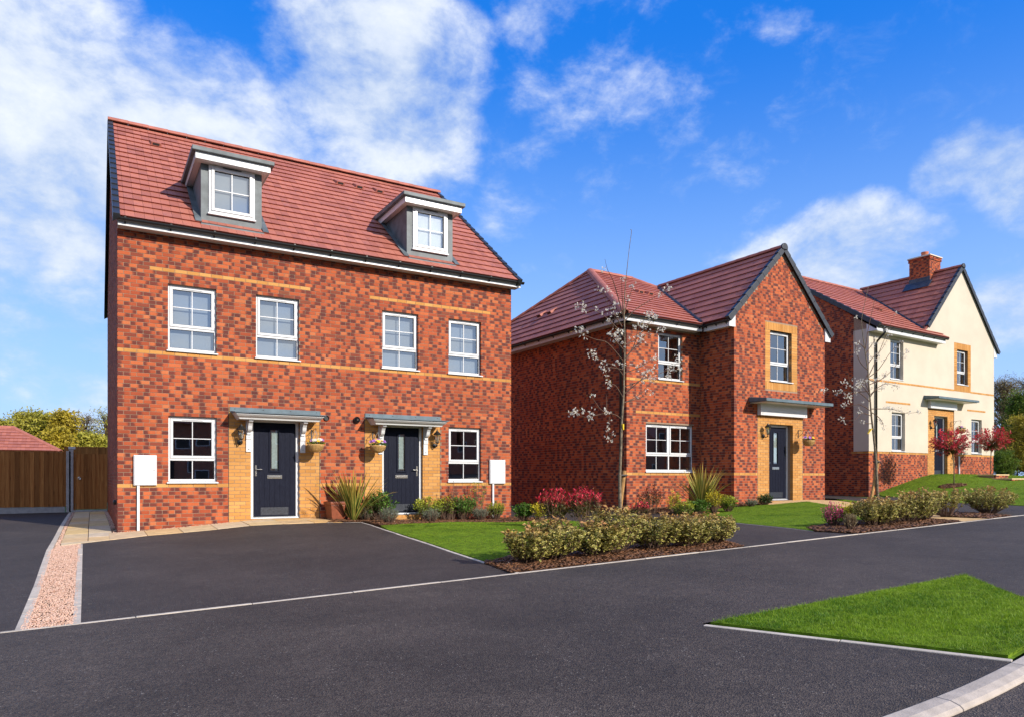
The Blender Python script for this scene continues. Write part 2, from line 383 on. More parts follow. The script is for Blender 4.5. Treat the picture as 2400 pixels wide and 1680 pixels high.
def npmesh(name, V, F, m_, col=None, parent=None, smooth=False):
    """numpy arrays: V (n,3), F (m,k) with constant k"""
    me = bpy.data.meshes.new(name); k = F.shape[1]
    me.vertices.add(len(V)); me.vertices.foreach_set('co', np.asarray(V, np.float32).ravel())
    me.loops.add(F.size); me.loops.foreach_set('vertex_index', F.astype(np.int32).ravel())
    me.polygons.add(len(F)); me.polygons.foreach_set('loop_start', np.arange(0, F.size, k, dtype=np.int32))
    try: me.polygons.foreach_set('loop_total', np.full(len(F), k, dtype=np.int32))
    except Exception: pass
    if smooth: me.polygons.foreach_set('use_smooth', np.ones(len(F), dtype=bool))
    if col is not None:
        a = me.color_attributes.new('c', 'FLOAT_COLOR', 'POINT'); a.data.foreach_set('color', np.asarray(col, np.float32).ravel())
    me.materials.append(MAT[m_]); me.update(calc_edges=True); me.validate()
    return link(name, me, parent)
def tag(o, label=None, cat=None, group=None, kind=None):
    if label: o['label'] = label
    if cat: o['category'] = cat
    if group: o['group'] = group
    if kind: o['kind'] = kind
    return o
def thing(name, label, cat, loc=(0, 0, 0), rz=0., group=None):
    o = bpy.data.objects.new(name, None); C.objects.link(o); o.location = loc; o.rotation_euler = (0, 0, rz); o.empty_display_size = .2
    return tag(o, label, cat, group)

# ------------------------------------------------------------------ terrain
def fl(x): return -1.2+.031*(x+1.06)
CP = [(x, y, fl(x)) for y in (-8.94, -12., -16.) for x in (-9., -4., -1.06, 1.5, 3.63, 5.5, 7.31, 9.6, 12.84, 15., 19.)]
CP += [(x, y, fl(x)) for y in (-24., -40.) for x in (-12., 0., 10., 22.)] + [(27, -9, -.42), (36, -9, -.30), (27, -14, -.40), (36, -14, -.28)]
CP += [(0, 0, -1.045), (-.6, -1.86, -1.085), (2.2, -.3, -.905), (2.9, -.3, -.868), (3.5, -.3, -.862), (1.5, -.9, -.985), (3, -1.3, -.905), (5.7, -.2, -.985), (6.8, -.3, -1.01), (4.6, -.2, -.95), (4.4, -1.25, -.93), (7.6, -.3, -1.02), (8.8, 0, -1.01),
       (6.2, -3, -.95), (6.2, -6, -.98), (2., -5., -1.05), (-1., -5, -1.14), (-4, -4, -1.18), (-8, 0, -1.2), (-1., 4.5, -1.0), (-1, 9, -.98), (-5, 9, -1.0), (-12, 9, -1.02), (-12, 20, -1.), (0, 16, -.95),
       (8.8, 9, -.95), (10.5, 0, -.99), (10.5, 7, -.95), (9.3, -4, -.95), (12.24, -.45, -.915), (13.8, -1., -.84), (15.1, -1.7, -.755), (17.2, -1.9, -.64), (19.2, -1.7, -.625), (12.2, -3., -.91), (10.74, -5.66, -.90),
       (14.2, -4.5, -.76), (13, -7.3, -.79), (17, -3.4, -.65), (20, 5, -.65), (21.2, -.9, -.66), (23.75, -.05, -.66), (19.2, -5.4, -.66), (18.4, -7.4, -.66), (16.5, -7., -.70), (22., -3., -.62), (23, -1.2, -.66),
       (24.8, -.1, -.44), (26., -.1, -.20), (27.7, -.15, .10), (33., -.1, .12), (29., -2.2, -.03), (30.5, -.9, .08), (26.5, -2.6, -.22), (24, -4, -.45), (29, -4.5, -.22), (28, -7, -.36), (34, -3, -.12), (37, -7, -.2),
       (24, 9, -.4), (33, 9, .0), (45, 5, .1), (45, -5, 0.), (60, 20, .2), (20, 25, -.5)]
CP = np.array(CP)
def _tps(r2): return np.where(r2 > 1e-9, .5*r2*np.log(np.maximum(r2, 1e-12)), 0.)
_n = len(CP); _A = np.zeros((_n+3, _n+3)); _d = ((CP[:, None, :2]-CP[None, :, :2])**2).sum(2)
_A[:_n, :_n] = _tps(_d)+np.eye(_n)*.02; _A[:_n, _n] = 1; _A[:_n, _n+1:] = CP[:, :2]; _A[_n:, :_n] = _A[:_n, _n:].T
_W = np.linalg.solve(_A, np.concatenate([CP[:, 2], np.zeros(3)]))
def HA(P):
    """ground height (world) for an (n,2) array"""
    P = np.asarray(P, float).reshape(-1, 2); Q = P.copy()
    Q[:, 0] = np.clip(Q[:, 0], -14, 60); Q[:, 1] = np.clip(Q[:, 1], -40, 25)
    out = np.empty(len(Q))
    for i in range(0, len(Q), 20000):
        q = Q[i:i+20000]; d = ((q[:, None]-CP[None, :, :2])**2).sum(2)
        out[i:i+20000] = _tps(d)@_W[:_n]+_W[_n]+q@_W[_n+1:]
    return out+K
def H(x, y): return float(HA([(x, y)])[0])
def G(px, py):
    """photo pixel of a ground contact -> point on the terrain"""
    k = (px-CX)/FPX; d = (k*EX[0]+EX[1], k*EY[0]+EY[1]); h = -.95
    for _ in range(12):
        f = FPX*h/(HY-py); x, y = CAM[0]+f*d[0], CAM[1]+f*d[1]; h = .5*h+.5*(H(x, y)-K)
    return (x, y)
def atY(px, Y):
    k = (px-CX)/FPX; d = (k*EX[0]+EX[1], k*EY[0]+EY[1]); f = (Y-CAM[1])/d[1]; return CAM[0]+f*d[0]
def pixw(px, py, Y):
    """pixel on the vertical plane y=Y -> world point"""
    k = (px-CX)/FPX; d = (k*EX[0]+EX[1], k*EY[0]+EY[1]); f = (Y-CAM[1])/d[1]
    return Vector((CAM[0]+f*d[0], Y, K+(HY-py)/FPX*f))

def drape(name, poly, m_, off, step=.5, kind='structure', label=None, cat=None, parent=None, skirt=0.):
    bm = bmesh.new(); bm.faces.new([bm.verts.new((x, y, 0)) for x, y in poly])
    xs = [p[0] for p in poly]; ys = [p[1] for p in poly]
    for ax, lo, hi in ((0, min(xs), max(xs)), (1, min(ys), max(ys))):
        st = max(step, (hi-lo)/60.); t = lo+st
        while t < hi:
            co = (t, 0, 0) if ax == 0 else (0, t, 0); no = (1, 0, 0) if ax == 0 else (0, 1, 0)
            bmesh.ops.bisect_plane(bm, geom=bm.verts[:]+bm.edges[:]+bm.faces[:], plane_co=co, plane_no=no); t += st
    z = HA([(v.co.x, v.co.y) for v in bm.verts])
    for v, h in zip(bm.verts, z): v.co.z = h+off
    if skirt:
        be = [e for e in bm.edges if e.is_boundary]
        ex = bmesh.ops.extrude_edge_only(bm, edges=be)['geom']
        for v in ex:
            if isinstance(v, bmesh.types.BMVert): v.co.z -= skirt
    bmesh.ops.recalc_face_normals(bm, faces=bm.faces[:])
    me = bpy.data.meshes.new(name); bm.to_mesh(me); bm.free(); me.materials.append(MAT[m_])
    o = link(name, me, parent); tag(o, label, cat, kind=kind); return o

# the ground sheet: a fine centre and a wide skirt out to the horizon
gx = np.concatenate([[-700, -300, -120, -60, -35], np.arange(-22, 62, 1.5), [80, 130, 300, 700]]); gy = np.concatenate([[-700, -300, -120, -60], np.arange(-42, 27, 1.5), [40, 70, 140, 300, 700]])
XX, YY = np.meshgrid(gx, gy); V = np.stack([XX.ravel(), YY.ravel()], 1); V = np.concatenate([V, (HA(V)-.06)[:, None]], 1)
nx = len(gx); i = np.arange((len(gy)-1)*nx).reshape(-1, nx)[:, :-1].ravel()
gd = npmesh('ground', V, np.stack([i, i+1, i+nx+1, i+nx], 1), 'field', smooth=True); tag(gd, kind='structure')

YF = -8.94                                    # back edge of the pavement
# --- outlines taken from the photograph's ground contacts
EDGE_L = [(47, 1476), (87, 1376), (115, 1289), (139, 1244), (164, 1203)]
eL = [G(*p) for p in EDGE_L]; eL[0] = (eL[0][0], YF)
eL_top = (atY(166, 8.6), 8.6); eL[-1] = eL_top
eR = [(atY(179.5, YF), YF), G(189, 1274)]
dR = [G(846, 1223.5), G(905, 1242), G(1000, 1273), G(1110, 1310), (atY(1213, YF), YF)]   # right edge of the first drive
slab_front = [G(134, 1279), G(190, 1272.5), G(348, 1254.5), G(589, 1231), G(683, 1227), G(766, 1224)]

BACK = 30
drape('pavement', [(-30, YF), (-30, -11.95), (60, -11.95), (60, YF)], 'asphalt', 0., 1.5)
tri = [G(1645, 1460), (atY(2262, -11.95), -11.95), G(2400, 1399), (6.55, -13.85), G(2390, 1543)]
tri[0] = (tri[0][0], -11.97)
# kerb line between the pavement apron and the road (curved, low right)
tri[4] = (4.10, -13.665); tri[3] = (6.5, -13.28)
kin = [(-6., -14.6), (1.2, -13.84), (2.656, -13.812), (3.23, -13.80), (4.08, -13.715), (5.3, -13.50), (7., -13.30), (10., -13.2), (40, -13.2)]
drape('pavement', [(-30, -11.95), (-30, -18.2)] + kin[:5] + [tri[4], tri[0], (tri[0][0], -11.95)], 'asphalt', 0., 1.5)
drape('pavement', [tri[1], tri[2], (6.5, -13.34), (7., -13.30), (10., -13.2), (40, -13.2), (40, -11.95)], 'asphalt', 0., 1.)
drape('road', [(-30, -18.2), (-30, -45), (60, -45), (60, -13.2)] + kin[::-1], 'asphalt_road', -.032, 1.5)
drape('driveway', [eR[0], eR[1]] + slab_front[1:] + dR, 'asphalt_drive', .002, .7)
drape('driveway', [(-30, YF), eL[0], eL[1], eL[2], eL[3], eL[4], (-30, 8.6)], 'asphalt_drive', .002, .8)
l2 = [(12.35, -2.75), G(1624, 1209), G(1727, 1225), G(1866, 1239), (G(1963, 1247.8)[0], -8.2), (9.75, YF)]
drape('driveway', [(7.31, YF), (7.75, -8.0), (8.9, -5), (9.15, -1.7), (8.95, 1), (8.95, 14), (12.1, 14), (12.1, -.3)] + l2, 'asphalt_drive', .002, .8)
d3 = [(18.3, -8.94), G(2400, 1185), G(2320, 1181), G(2240, 1177.5), (23.2, -1.3), (23.5, .2)]
drape('driveway', [(14.55, YF), (15.2, -7.6), (16.6, -5.2), (18.6, -2.7), (20.4, -.4), (20., 14), (23.4, 14)] + d3[::-1], 'asphalt_drive', .002, .8)

# --- edgings laid end to end
def edging(path, label=None, wdt=.05, ln=.915, top=.006, grp=None, mat_='edging', depth=.12):
    base = MB(); pts = [Vector((x, y, 0)) for x, y in path]
    root = None; stones = []
    for a, b in zip(pts[:-1], pts[1:]):
        L = (b-a).length; k = max(1, round(L/ln)); d = (b-a)/k; nrm = Vector((-d.y, d.x, 0)).normalized()*wdt/2
        for i in range(k):
            p = a+d*i+d.normalized()*.003; q = a+d*(i+1)-d.normalized()*.003
            jit = random.uniform(-.003, .003)
            c4 = [p-nrm, q-nrm, q+nrm, p+nrm]
            zt = [H(c.x, c.y)+top+jit for c in c4]
            stones.append([(c.x, c.y, z-depth) for c, z in zip(c4, zt)]+[(c.x, c.y, z) for c, z in zip(c4, zt)])
        base.prism([(c.x, c.y, H(c.x, c.y)-.15) for c in (a-nrm*.8, b-nrm*.8, b+nrm*.8, a+nrm*.8)], (0, 0, .13))
    root = base.build('path_edging', 'concrete'); tag(root, kind='structure')
    for s_ in stones: MB().hexa(s_).build('edging_stone', mat_, root, bevel=.004)
    return root
edging([(-6.5, YF), (-1.06, YF)]+[(atY(1213, YF), YF), (7.31, YF), (9.75, YF), (12.84, YF)] + [(13.75, YF), (16.5, YF)])
edging(eL, wdt=.075); edging(eR, wdt=.06)
edging([slab_front[-1]]+dR, wdt=.05)
edging([(p[0]-.03, p[1]-.03) for p in (tri[0], ((tri[0][0]+tri[4][0])/2, (tri[0][1]+tri[4][1])/2), tri[4])], wdt=.05, top=.006)
edging([(x, y) for x, y in l2[1:-1]], wdt=.05, top=.004)
# kerb stones, laid half-battered
kroot = None; kb = MB()
kp = [Vector((x, y, 0)) for x, y in kin[:7]]
dense = []
for a, b in zip(kp[:-1], kp[1:]):
    for t in (0, .5): dense.append(a.lerp(b, t))
dense.append(kp[-1])
for _ in range(2): dense = [dense[0]]+[(dense[i-1]+dense[i]*2+dense[i+1])/4 for i in range(1, len(dense)-1)]+[dense[-1]]
kb.tube([(p.x, p.y, H(p.x, p.y)-.12) for p in dense], .06, 4)
kroot = kb.build('kerb', 'concrete'); tag(kroot, kind='structure')
L = [0]
for a, b in zip(dense[:-1], dense[1:]): L.append(L[-1]+(b-a).length)
def kat(s_):
    for i in range(len(dense)-1):
        if s_ <= L[i+1]: return dense[i].lerp(dense[i+1], (s_-L[i])/(L[i+1]-L[i])), (dense[i+1]-dense[i]).normalized()
    return dense[-1], (dense[-1]-dense[-2]).normalized()
s_ = 0.
while s_ < L[-1]-.3:
    m_ = MB(); rings = []
    for q in range(5):
        p, t = kat(s_+.003+(.914-.006)*q/4); nr = Vector((t.y, -t.x, 0))
        h = H(p.x, p.y)
        rings.append([(p.x, p.y, h-.1), (p.x, p.y, h+.006), (p.x+nr.x*.07, p.y+nr.y*.07, h+.005), (p.x+nr.x*.112, p.y+nr.y*.112, h-.008), (p.x+nr.x*.128, p.y+nr.y*.128, h-.022), (p.x+nr.x*.128, p.y+nr.y*.128, h-.14)])
    b = 0; m_.v = [v for r_ in rings for v in r_]; m_.c = [(0, 0, 0, 0)]*len(m_.v)
    for q in range(4):
        for j in range(6): m_.f.append((q*6+j, q*6+(j+1) % 6, (q+1)*6+(j+1) % 6, (q+1)*6+j))
    m_.f += [tuple(range(5, -1, -1)), tuple(range(24, 30))]
    m_.build('kerb_stone', 'concrete', kroot, bevel=.005); s_ += .914

# --- paving slabs round the first house
paving = drape('paving', [(eL_top[0]+.06, 8.6), (-.12, 8.6), (-.12, -.12), (4.05, -.1), (4.35, -.95)] + slab_front[::-1][1:] + [(eL[2][0]+.35, eL[2][1]+1.5)], 'mortar', -.012, .5)
def slab(poly, mat_='sandstone', th=.04, top=.008):
    jit = random.uniform(-.002, .003)
    MB().prism([(x, y, H(x, y)+top+jit-th) for x, y in poly], (0, 0, th)).build('paving_slab', mat_, paving, bevel=.004)
g_ = .006
xl = eL_top[0]+.16
ys = np.linspace(-1.55, 8.5, 13)
for j, (ya, yb) in enumerate(zip(ys[:-1], ys[1:])):
    def left(y):
        for (xa, y0), (xb, y1) in zip(eL[:-1], eL[1:]):
            if y0 <= y <= y1: return xa+(xb-xa)*(y-y0)/(y1-y0)+.11
        return eL[-1][0]+.11
    for fa, fb in ((0., .5), (.5, 1.)):
        la, lb = left(ya), left(yb); ra = -.09
        slab([(la+(ra-la)*fa+g_, ya+g_), (la+(ra-la)*fb-g_, ya+g_), (lb+(ra-lb)*fb-g_, yb-g_), (lb+(ra-lb)*fa+g_, yb-g_)])
# strip along the front wall, 2 to 3 slabs deep at the door
fr = slab_front
def fy(x):
    for (xa, ya), (xb, yb) in zip(fr[:-1], fr[1:]):
        if xa <= x <= xb: return ya+(yb-ya)*(x-xa)/(xb-xa)
    return fr[-1][1] if x > fr[-1][0] else fr[0][1]
xs_ = [-.16, .45, 1.05, 1.65, 2.25, 2.85, 3.45, 4.05]
for xa, xb in zip(xs_[:-1], xs_[1:]):
    ya, yb = fy(xa), fy(xb); mid = -.62
    if xb < 2.3: slab([(xa+g_, ya+.012), (xb-g_, yb+.012), (xb-g_, -.11), (xa+g_, -.11)])
    else:
        slab([(xa+g_, ya+.012), (xb-g_, yb+.012), (xb-g_, mid-g_), (xa+g_, mid-g_)]); slab([(xa+g_, mid+g_), (xb-g_, mid+g_), (xb-g_, -.03), (xa+g_, -.03)])
slab([(fr[0][0]+.05, fr[0][1]+.02), (-.16-g_, fy(-.16)+.012), (-.16-g_, -1.56), (left(-1.55)+g_, -1.56)])

# --- gravel strip
gpoly = [eL[0], eL[1], eL[2], (eL[2][0]+.02, eL[2][1]), fr[0], eR[1], eR[0]]
drape('gravel_bed', gpoly, 'soil', -.004, .5)
def inpoly(P, poly):
    P = np.asarray(P); ins = np.zeros(len(P), bool); k = len(poly)
    for i in range(k):
        (x1, y1), (x2, y2) = poly[i], poly[(i+1) % k]
        if y1 == y2: continue
        c_ = ((y1 > P[:, 1]) != (y2 > P[:, 1])) & (P[:, 0] < (x2-x1)*(P[:, 1]-y1)/(y2-y1)+x1); ins ^= c_
    return ins
def scatter(poly, dens):
    P = np.array(poly); lo, hi = P.min(0), P.max(0); k = int((hi-lo).prod()*dens)
    Q = RNG.uniform(lo, hi, (k, 2)); return Q[inpoly(Q, poly)]
def lumps(name, poly, dens, size, flat, m_, label, cat, off, aspect=1., parent=None):
    """small six-sided lumps (pebbles, bark chips) lying on a bed"""
    Q = scatter(poly, dens); k = len(Q); h = HA(Q)+off
    ang = RNG.uniform(0, 6.283, k); tl = RNG.normal(0, .35, (k, 2)); s0 = size*RNG.uniform(.55, 1.4, k)
    base = np.array([(1, 0, 0), (0, 1, 0), (-1, 0, 0), (0, -1, 0), (0, 0, 1), (0, 0, -1)], float)
    base = np.repeat(base[None], k, 0)*RNG.uniform(.75, 1.25, (k, 6, 1))
    base[:, :, 0] *= aspect; base[:, :, 2] *= flat
    ca, sa = np.cos(ang)[:, None], np.sin(ang)[:, None]
    z = base[:, :, 2]+base[:, :, 0]*tl[:, :1]*.6+base[:, :, 1]*tl[:, 1:]*.6
    x = base[:, :, 0]*ca-base[:, :, 1]*sa; y = base[:, :, 0]*sa+base[:, :, 1]*ca
    V = np.stack([x, y, z], 2)*s0[:, None, None]; V[:, :, 0] += Q[:, :1]; V[:, :, 1] += Q[:, 1:]
    V[:, :, 2] += (h+RNG.uniform(0, size*.8, k))[:, None]
    tri_ = np.array([(0, 1, 4), (1, 2, 4), (2, 3, 4), (3, 0, 4), (1, 0, 5), (2, 1, 5), (3, 2, 5), (0, 3, 5)])
    F = (tri_[None]+6*np.arange(k)[:, None, None]).reshape(-1, 3)
    col = np.zeros((k, 6, 4)); col[:, :, 0] = RNG.uniform(0, 1, k)[:, None]; col[:, :, 3] = 1
    o = npmesh(name, V.reshape(-1, 3), F, m_, col.reshape(-1, 4), parent); return tag(o, label, cat, kind='stuff')
lumps('gravel', gpoly, 5200, .0085, .6, 'pebble', 'pink gravel filling the strip between two driveways', 'gravel', -.002)
thin = [(eL[2][0]+.05, eL[2][1]), (eL[2][0]+.11, eL[2][1]), (eL[3][0]+.105, eL[3][1]), (eL[4][0]+.105, 8.5), (eL[4][0]+.05, 8.5), (eL[3][0]+.05, eL[3][1])]
lumps('gravel', thin, 2500, .011, .6, 'pebble', 'thin line of pink gravel beside the paved path to the gate', 'gravel', -.004)
lumps('gravel', [(-.14, -.115), (2.1, -.115), (2.1, -.005), (-.14, -.005)], 2200, .011, .6, 'pebble', 'narrow gravel margin along the foot of the brick front wall', 'gravel', -.003)
lumps('gravel', [(-.09, -.1), (-.005, -.1), (-.005, 8.4), (-.09, 8.4)], 900, .013, .6, 'pebble', 'narrow gravel margin along the foot of the shaded side wall', 'gravel', -.003)

# --- lawns
def blades(name, poly, dens, hgt, wdt, label, seed=0, keep=None):
    Q = scatter(poly, dens); k = len(Q); h = HA(Q)
    # mowing and growth: taller and darker in tufts
    cell = .5+.5*np.sin(Q[:, 0]*7.1+3*np.sin(Q[:, 1]*2.3))*np.sin(Q[:, 1]*8.3+2*np.sin(Q[:, 0]*3.1))
    cell = .6*cell+.4*(.5+.5*np.sin(Q[:, 0]*2.3+1.7*Q[:, 1]))
    gk = np.floor(Q/.055).astype(np.int64); hsh = ((gk[:, 0]*73856093) ^ (gk[:, 1]*19349663)) % 1009/1009.; gk2 = np.floor(Q/.19+.3).astype(np.int64); hs2 = ((gk2[:, 0]*83492791) ^ (gk2[:, 1]*19349663)) % 997/997.
    cell = np.clip(.45*cell+.33*hsh+.30*hs2-.04, 0, 1)
    hh = hgt*RNG.uniform(.45, 1.15, k)*(.65+.6*cell); a = RNG.uniform(0, 6.283, k); ln = RNG.normal(0, .6, (k, 2))*hh[:, None]
    wx, wy = np.cos(a)*wdt*.5, np.sin(a)*wdt*.5
    V = np.zeros((k, 3, 3)); V[:, 0] = np.stack([Q[:, 0]-wx, Q[:, 1]-wy, h], 1); V[:, 1] = np.stack([Q[:, 0]+wx, Q[:, 1]+wy, h], 1)
    V[:, 2] = np.stack([Q[:, 0]+ln[:, 0], Q[:, 1]+ln[:, 1], h+hh], 1)
    col = np.zeros((k, 3, 4)); col[:, :, 0] = np.clip(RNG.uniform(0, 1, k)*.75+.75*(.5-cell)+.1+.22*np.sin(Q[:, 1]*5.2+.6*np.sin(Q[:, 0]*1.3)), 0, 1)[:, None]; col[:, 2, 2] = .75; col[:, :, 3] = 1
    o = npmesh(name, V.reshape(-1, 3), np.arange(3*k).reshape(-1, 3), 'grass', col.reshape(-1, 4)); return tag(o, label, 'grass', kind='stuff')
def inset(poly, d):
    c = np.mean(np.array(poly), 0); return [tuple(np.array(p)+(c-np.array(p))/np.linalg.norm(c-np.array(p))*d) for p in poly]
triL = inset(tri, .05)
drape('verge', tri, 'turf', -.008, .4); drape('lawn', triL, 'turf', .012, .4, skirt=.05)
blades('grass', triL, 13000, .036, .0052, 'mown grass of the triangular verge beside the kerb')
mul1 = [slab_front[-1], G(851, 1222.5), G(893, 1232), G(944, 1228.5), G(1066, 1223.7), G(1188, 1225), (9.1, -1.45), (9.0, .4), (8.82, -.02), (6.4, -.02), (5.3, -.02), (3.95, -.02), (4.02, -.9)]
bed1 = [(atY(1213, YF)-.06, YF+.04), (7.28, YF+.04), (7.7, -8.0), (7.35, -7.55), (6.2, -7.35), (4.6, -7.55), (3.72, -8.0)]
lawn1 = [dR[1], G(893, 1232), G(944, 1228.5), G(1066, 1223.7), G(1188, 1225), (9.05, -1.5), (8.85, -5), (7.72, -7.95), (7.35, -7.55), (6.2, -7.35), (4.6, -7.55), (3.78, -8.0), dR[3], dR[2]]
lawn1 = [(x+(.04 if i in (0, 12, 13) else 0), y) for i, (x, y) in enumerate(lawn1)]
drape('lawn', lawn1, 'turf', .014, .5, skirt=.05); blades('grass', lawn1, 3600, .03, .0075, 'mown front lawn of the tall semi detached house')
bed2 = [(9.8, YF+.04), (12.8, YF+.04), (13.05, -8.3), (12.9, -7.5), (11.6, -7.3), (10.3, -7.6), (9.75, -8.2)]
path3 = [(12.86, YF+.03), (13.7, YF+.03), (17.75, -2.95), (17.6, -2.1), (15.5, -1.95), (15.5, -2.6), (16.75, -2.75)]
lawn2 = l2[1:-1]+[(9.85, -8.3), (10.3, -7.62), (11.6, -7.32), (12.9, -7.52), (13.35, -8.05), (16.7, -2.8), (15.4, -2.65), (15.2, -2.35), (14.2, -2.15), (13.2, -2.2)]
lawn2[0] = (12.5, -2.75)
drape('lawn', lawn2, 'turf', .014, .5, skirt=.05); blades('grass', lawn2, 2600, .03, .009, 'mown lawn in front of the hip roofed brick house')
drape('footpath', path3, 'sandstone', .006, .6)
lawn2b = [(14.1, -8.2), (14.9, -7.7), (16.4, -5.3), (18.3, -2.9), (17.85, -2.9), (14.3, -7.9)]
drape('lawn', lawn2b, 'turf', .014, .5, skirt=.05); blades('grass', lawn2b, 2000, .03, .01, 'narrow strip of grass between the paved path and the far driveway')
bed3 = [(13.72, YF+.04), (14.5, YF+.04), (15.1, -7.65), (14.3, -7.6), (13.75, -8.2)]
mul2 = [(12.26, -.45), (12.3, -2.2), (12.6, -2.7), (13.2, -2.2), (14.2, -2.15), (15.2, -2.35), (16.0, -2.2), (16.1, -1.7), (15.1, -1.6), (15.05, -.4)]
drape('flower_bed', mul1, 'soil', .008, .5, skirt=.03); drape('flower_bed', bed1, 'soil', .012, .4, skirt=.03); drape('flower_bed', bed2, 'soil', .012, .5, skirt=.03)
drape('flower_bed', bed3, 'soil', .012, .5, skirt=.03); drape('flower_bed', mul2, 'soil', .018, .5, skirt=.03)
lumps('bark_mulch', bed1, 1500, .021, .28, 'bark', 'brown bark chips under the variegated hedge beside the first lawn', 'bark mulch', .012, 1.6)
lumps('bark_mulch', bed2, 1000, .024, .28, 'bark', 'brown bark chips under the variegated hedge by the second lawn', 'bark mulch', .012, 1.6)
lumps('bark_mulch', bed3, 900, .026, .28, 'bark', 'brown bark chips under the lone variegated shrub', 'bark mulch', .012, 1.6)
lumps('bark_mulch', mul1, 700, .026, .3, 'bark', 'brown bark chips in the bed under the semi detached house wall', 'bark mulch', .008, 1.5)
lumps('bark_mulch', mul2, 450, .03, .3, 'bark', 'brown bark chips in the bed under the hip roofed house wall', 'bark mulch', .018, 1.5)
lawn3 = d3[:-1]+[(24.2, -.05), (33.2, .2), (38, .4), (42, -4), (40, -8.9), (26, -8.94)]
drape('lawn', lawn3, 'turf', .014, .6, skirt=.05); blades('grass', lawn3, 1100, .035, .014, 'mown grass mound in front of the cream house')

# ------------------------------------------------------------------ house kit
def plain_brick():
    m_ = bpy.data.materials.new('brick_plain'); m_.use_nodes = True
    q = NT(m_.node_tree); bs = q.n['Principled BSDF']; bs.inputs['Roughness'].default_value = .85
    tcn = q.new('ShaderNodeTexCoord'); sp = q.new('ShaderNodeSeparateXYZ', i_0=tcn.outputs['Object'])
    cb = q.new('ShaderNodeCombineXYZ', i_0=q.m('ADD', sp.outputs[0], sp.outputs[1]), i_1=sp.outputs[2])
    bt = q.new('ShaderNodeTexBrick', i_Color1=(.45, .10, .04, 1), i_Color2=(.25, .055, .03, 1), i_Mortar=(.4, .29, .21, 1), i_Scale=1.0)
    bt.inputs['Mortar Size'].default_value = .008; bt.inputs['Brick Width'].default_value = .225; bt.inputs['Row Height'].default_value = .075
    q.l.new(cb.outputs[0], bt.inputs['Vector']); q.put(bs.inputs['Base Color'], bt.outputs['Color']); MAT['brick_plain'] = m_
plain_brick()

class House:
    def __init__(s, name, label, cat, ox, oy, oz, ang):
        s.o = thing(name, label, cat, (ox, oy, oz), R(ang)); s.M = Matrix.Translation((ox, oy, oz))@Matrix.Rotation(R(ang), 4, 'Z')
        s.bricks = []; s.tiles = []; s.roof = None
    def W(s, p): return s.M@Vector(p)
    def dist(s, p): return (s.W(p)-Vector((CAM[0], CAM[1], K))).length

def FRONT(y0): return lambda u, v, d: (u, y0+d, v)
def LEFT(x0): return lambda u, v, d: (x0+d, u, v)
def RIGHT(x0): return lambda u, v, d: (x0-d, u, v)

def wall(h, fr, u0, u1, z0, z1, holes=(), gable=None, name='wall', m_='mortar', d0=.006, th=.26, inner=True):
    """mortar core of a wall with its openings; bricks or render go on it"""
    mb = MB()
    us = sorted({u0, u1, *[q for o in holes for q in (o[0]-.004, o[1]+.004)]}); zs = sorted({z0, z1, *[q for o in holes for q in (o[2]-.004, o[3]+.004)]})
    for a, b in zip(us[:-1], us[1:]):
        for c, d in zip(zs[:-1], zs[1:]):
            um, zm = (a+b)/2, (c+d)/2
            if any(o[0]-.005 < um < o[1]+.005 and o[2]-.005 < zm < o[3]+.005 for o in holes): continue
            for dd in ((d0, th) if inner else (d0,)): mb.poly([fr(a, c, dd), fr(b, c, dd), fr(b, d, dd), fr(a, d, dd)])
    for o in holes:
        a, b, c, d = o[0]-.004, o[1]+.004, o[2]-.004, o[3]+.004
        for p, q in (((a, c), (b, c)), ((b, c), (b, d)), ((b, d), (a, d)), ((a, d), (a, c))):
            mb.poly([fr(*p, d0), fr(*q, d0), fr(*q, th), fr(*p, th)])
    if gable: mb.poly([fr(u, v, d0) for u, v in gable])
    for u in (u0, u1): mb.poly([fr(u, z0, d0), fr(u, z0, th), fr(u, z1, th), fr(u, z1, d0)])
    return mb.build(name, m_, h.o)

def lay(h, wallo, fr, u0, u1, z0, z1, holes=(), typ=lambda u, z: 0, splits=(), clip=None, depth=.10, pick=False, phase=0., proud=0.):
    for k in range(math.ceil((z0+.02)/.075), math.floor((z1-.01)/.075)+1):
        zc = k*.075; za, zb = max(zc-.0325, z0), min(zc+.0325, z1)
        iv = [(u0, u1)]
        for o in holes:
            if o[2]-.01 < zc < o[3]+.01:
                iv = [q for a, b in iv for q in ((a, min(b, o[0])), (max(a, o[1]), b)) if q[1]-q[0] > .015]
        for sp, s0, s1 in splits:
            if s0 < zc < s1: iv = [q for a, b in iv for q in (((a, sp-.006), (sp+.006, b)) if a+.02 < sp < b-.02 else ((a, b),))]
        for a, b in iv:
            st = phase+(k % 2)*.1125; i0 = math.floor((a-st)/.225)
            x = st+i0*.225
            while x < b:
                p, q = max(x, a), min(x+.215, b)
                if q-p > .022:
                    if clip is None or (clip(p, zb) and clip(q, zb)):
                        h.bricks.append((wallo, fr, p, q, za, zb, typ((p+q)/2, zc), depth, pick, proud))
                x += .225
def soldier(h, wallo, fr, u0, u1, z0, z1, depth=.10, vert=True, pick=False):
    k = round((u1-u0)/.075) if vert else round((z1-z0)/.075)
    for i in range(k):
        if vert:
            a = u0+(u1-u0)*i/k; h.bricks.append((wallo, fr, a+.004, a+(u1-u0)/k-.004, z0+.004, z1-.004, 1, depth, pick, 0.))
        else:
            a = z0+(z1-z0)*i/k; h.bricks.append((wallo, fr, u0+.004, u1-.004, a+.004, a+(z1-z0)/k-.004, 1, depth, pick, 0.))
BMESH = {}
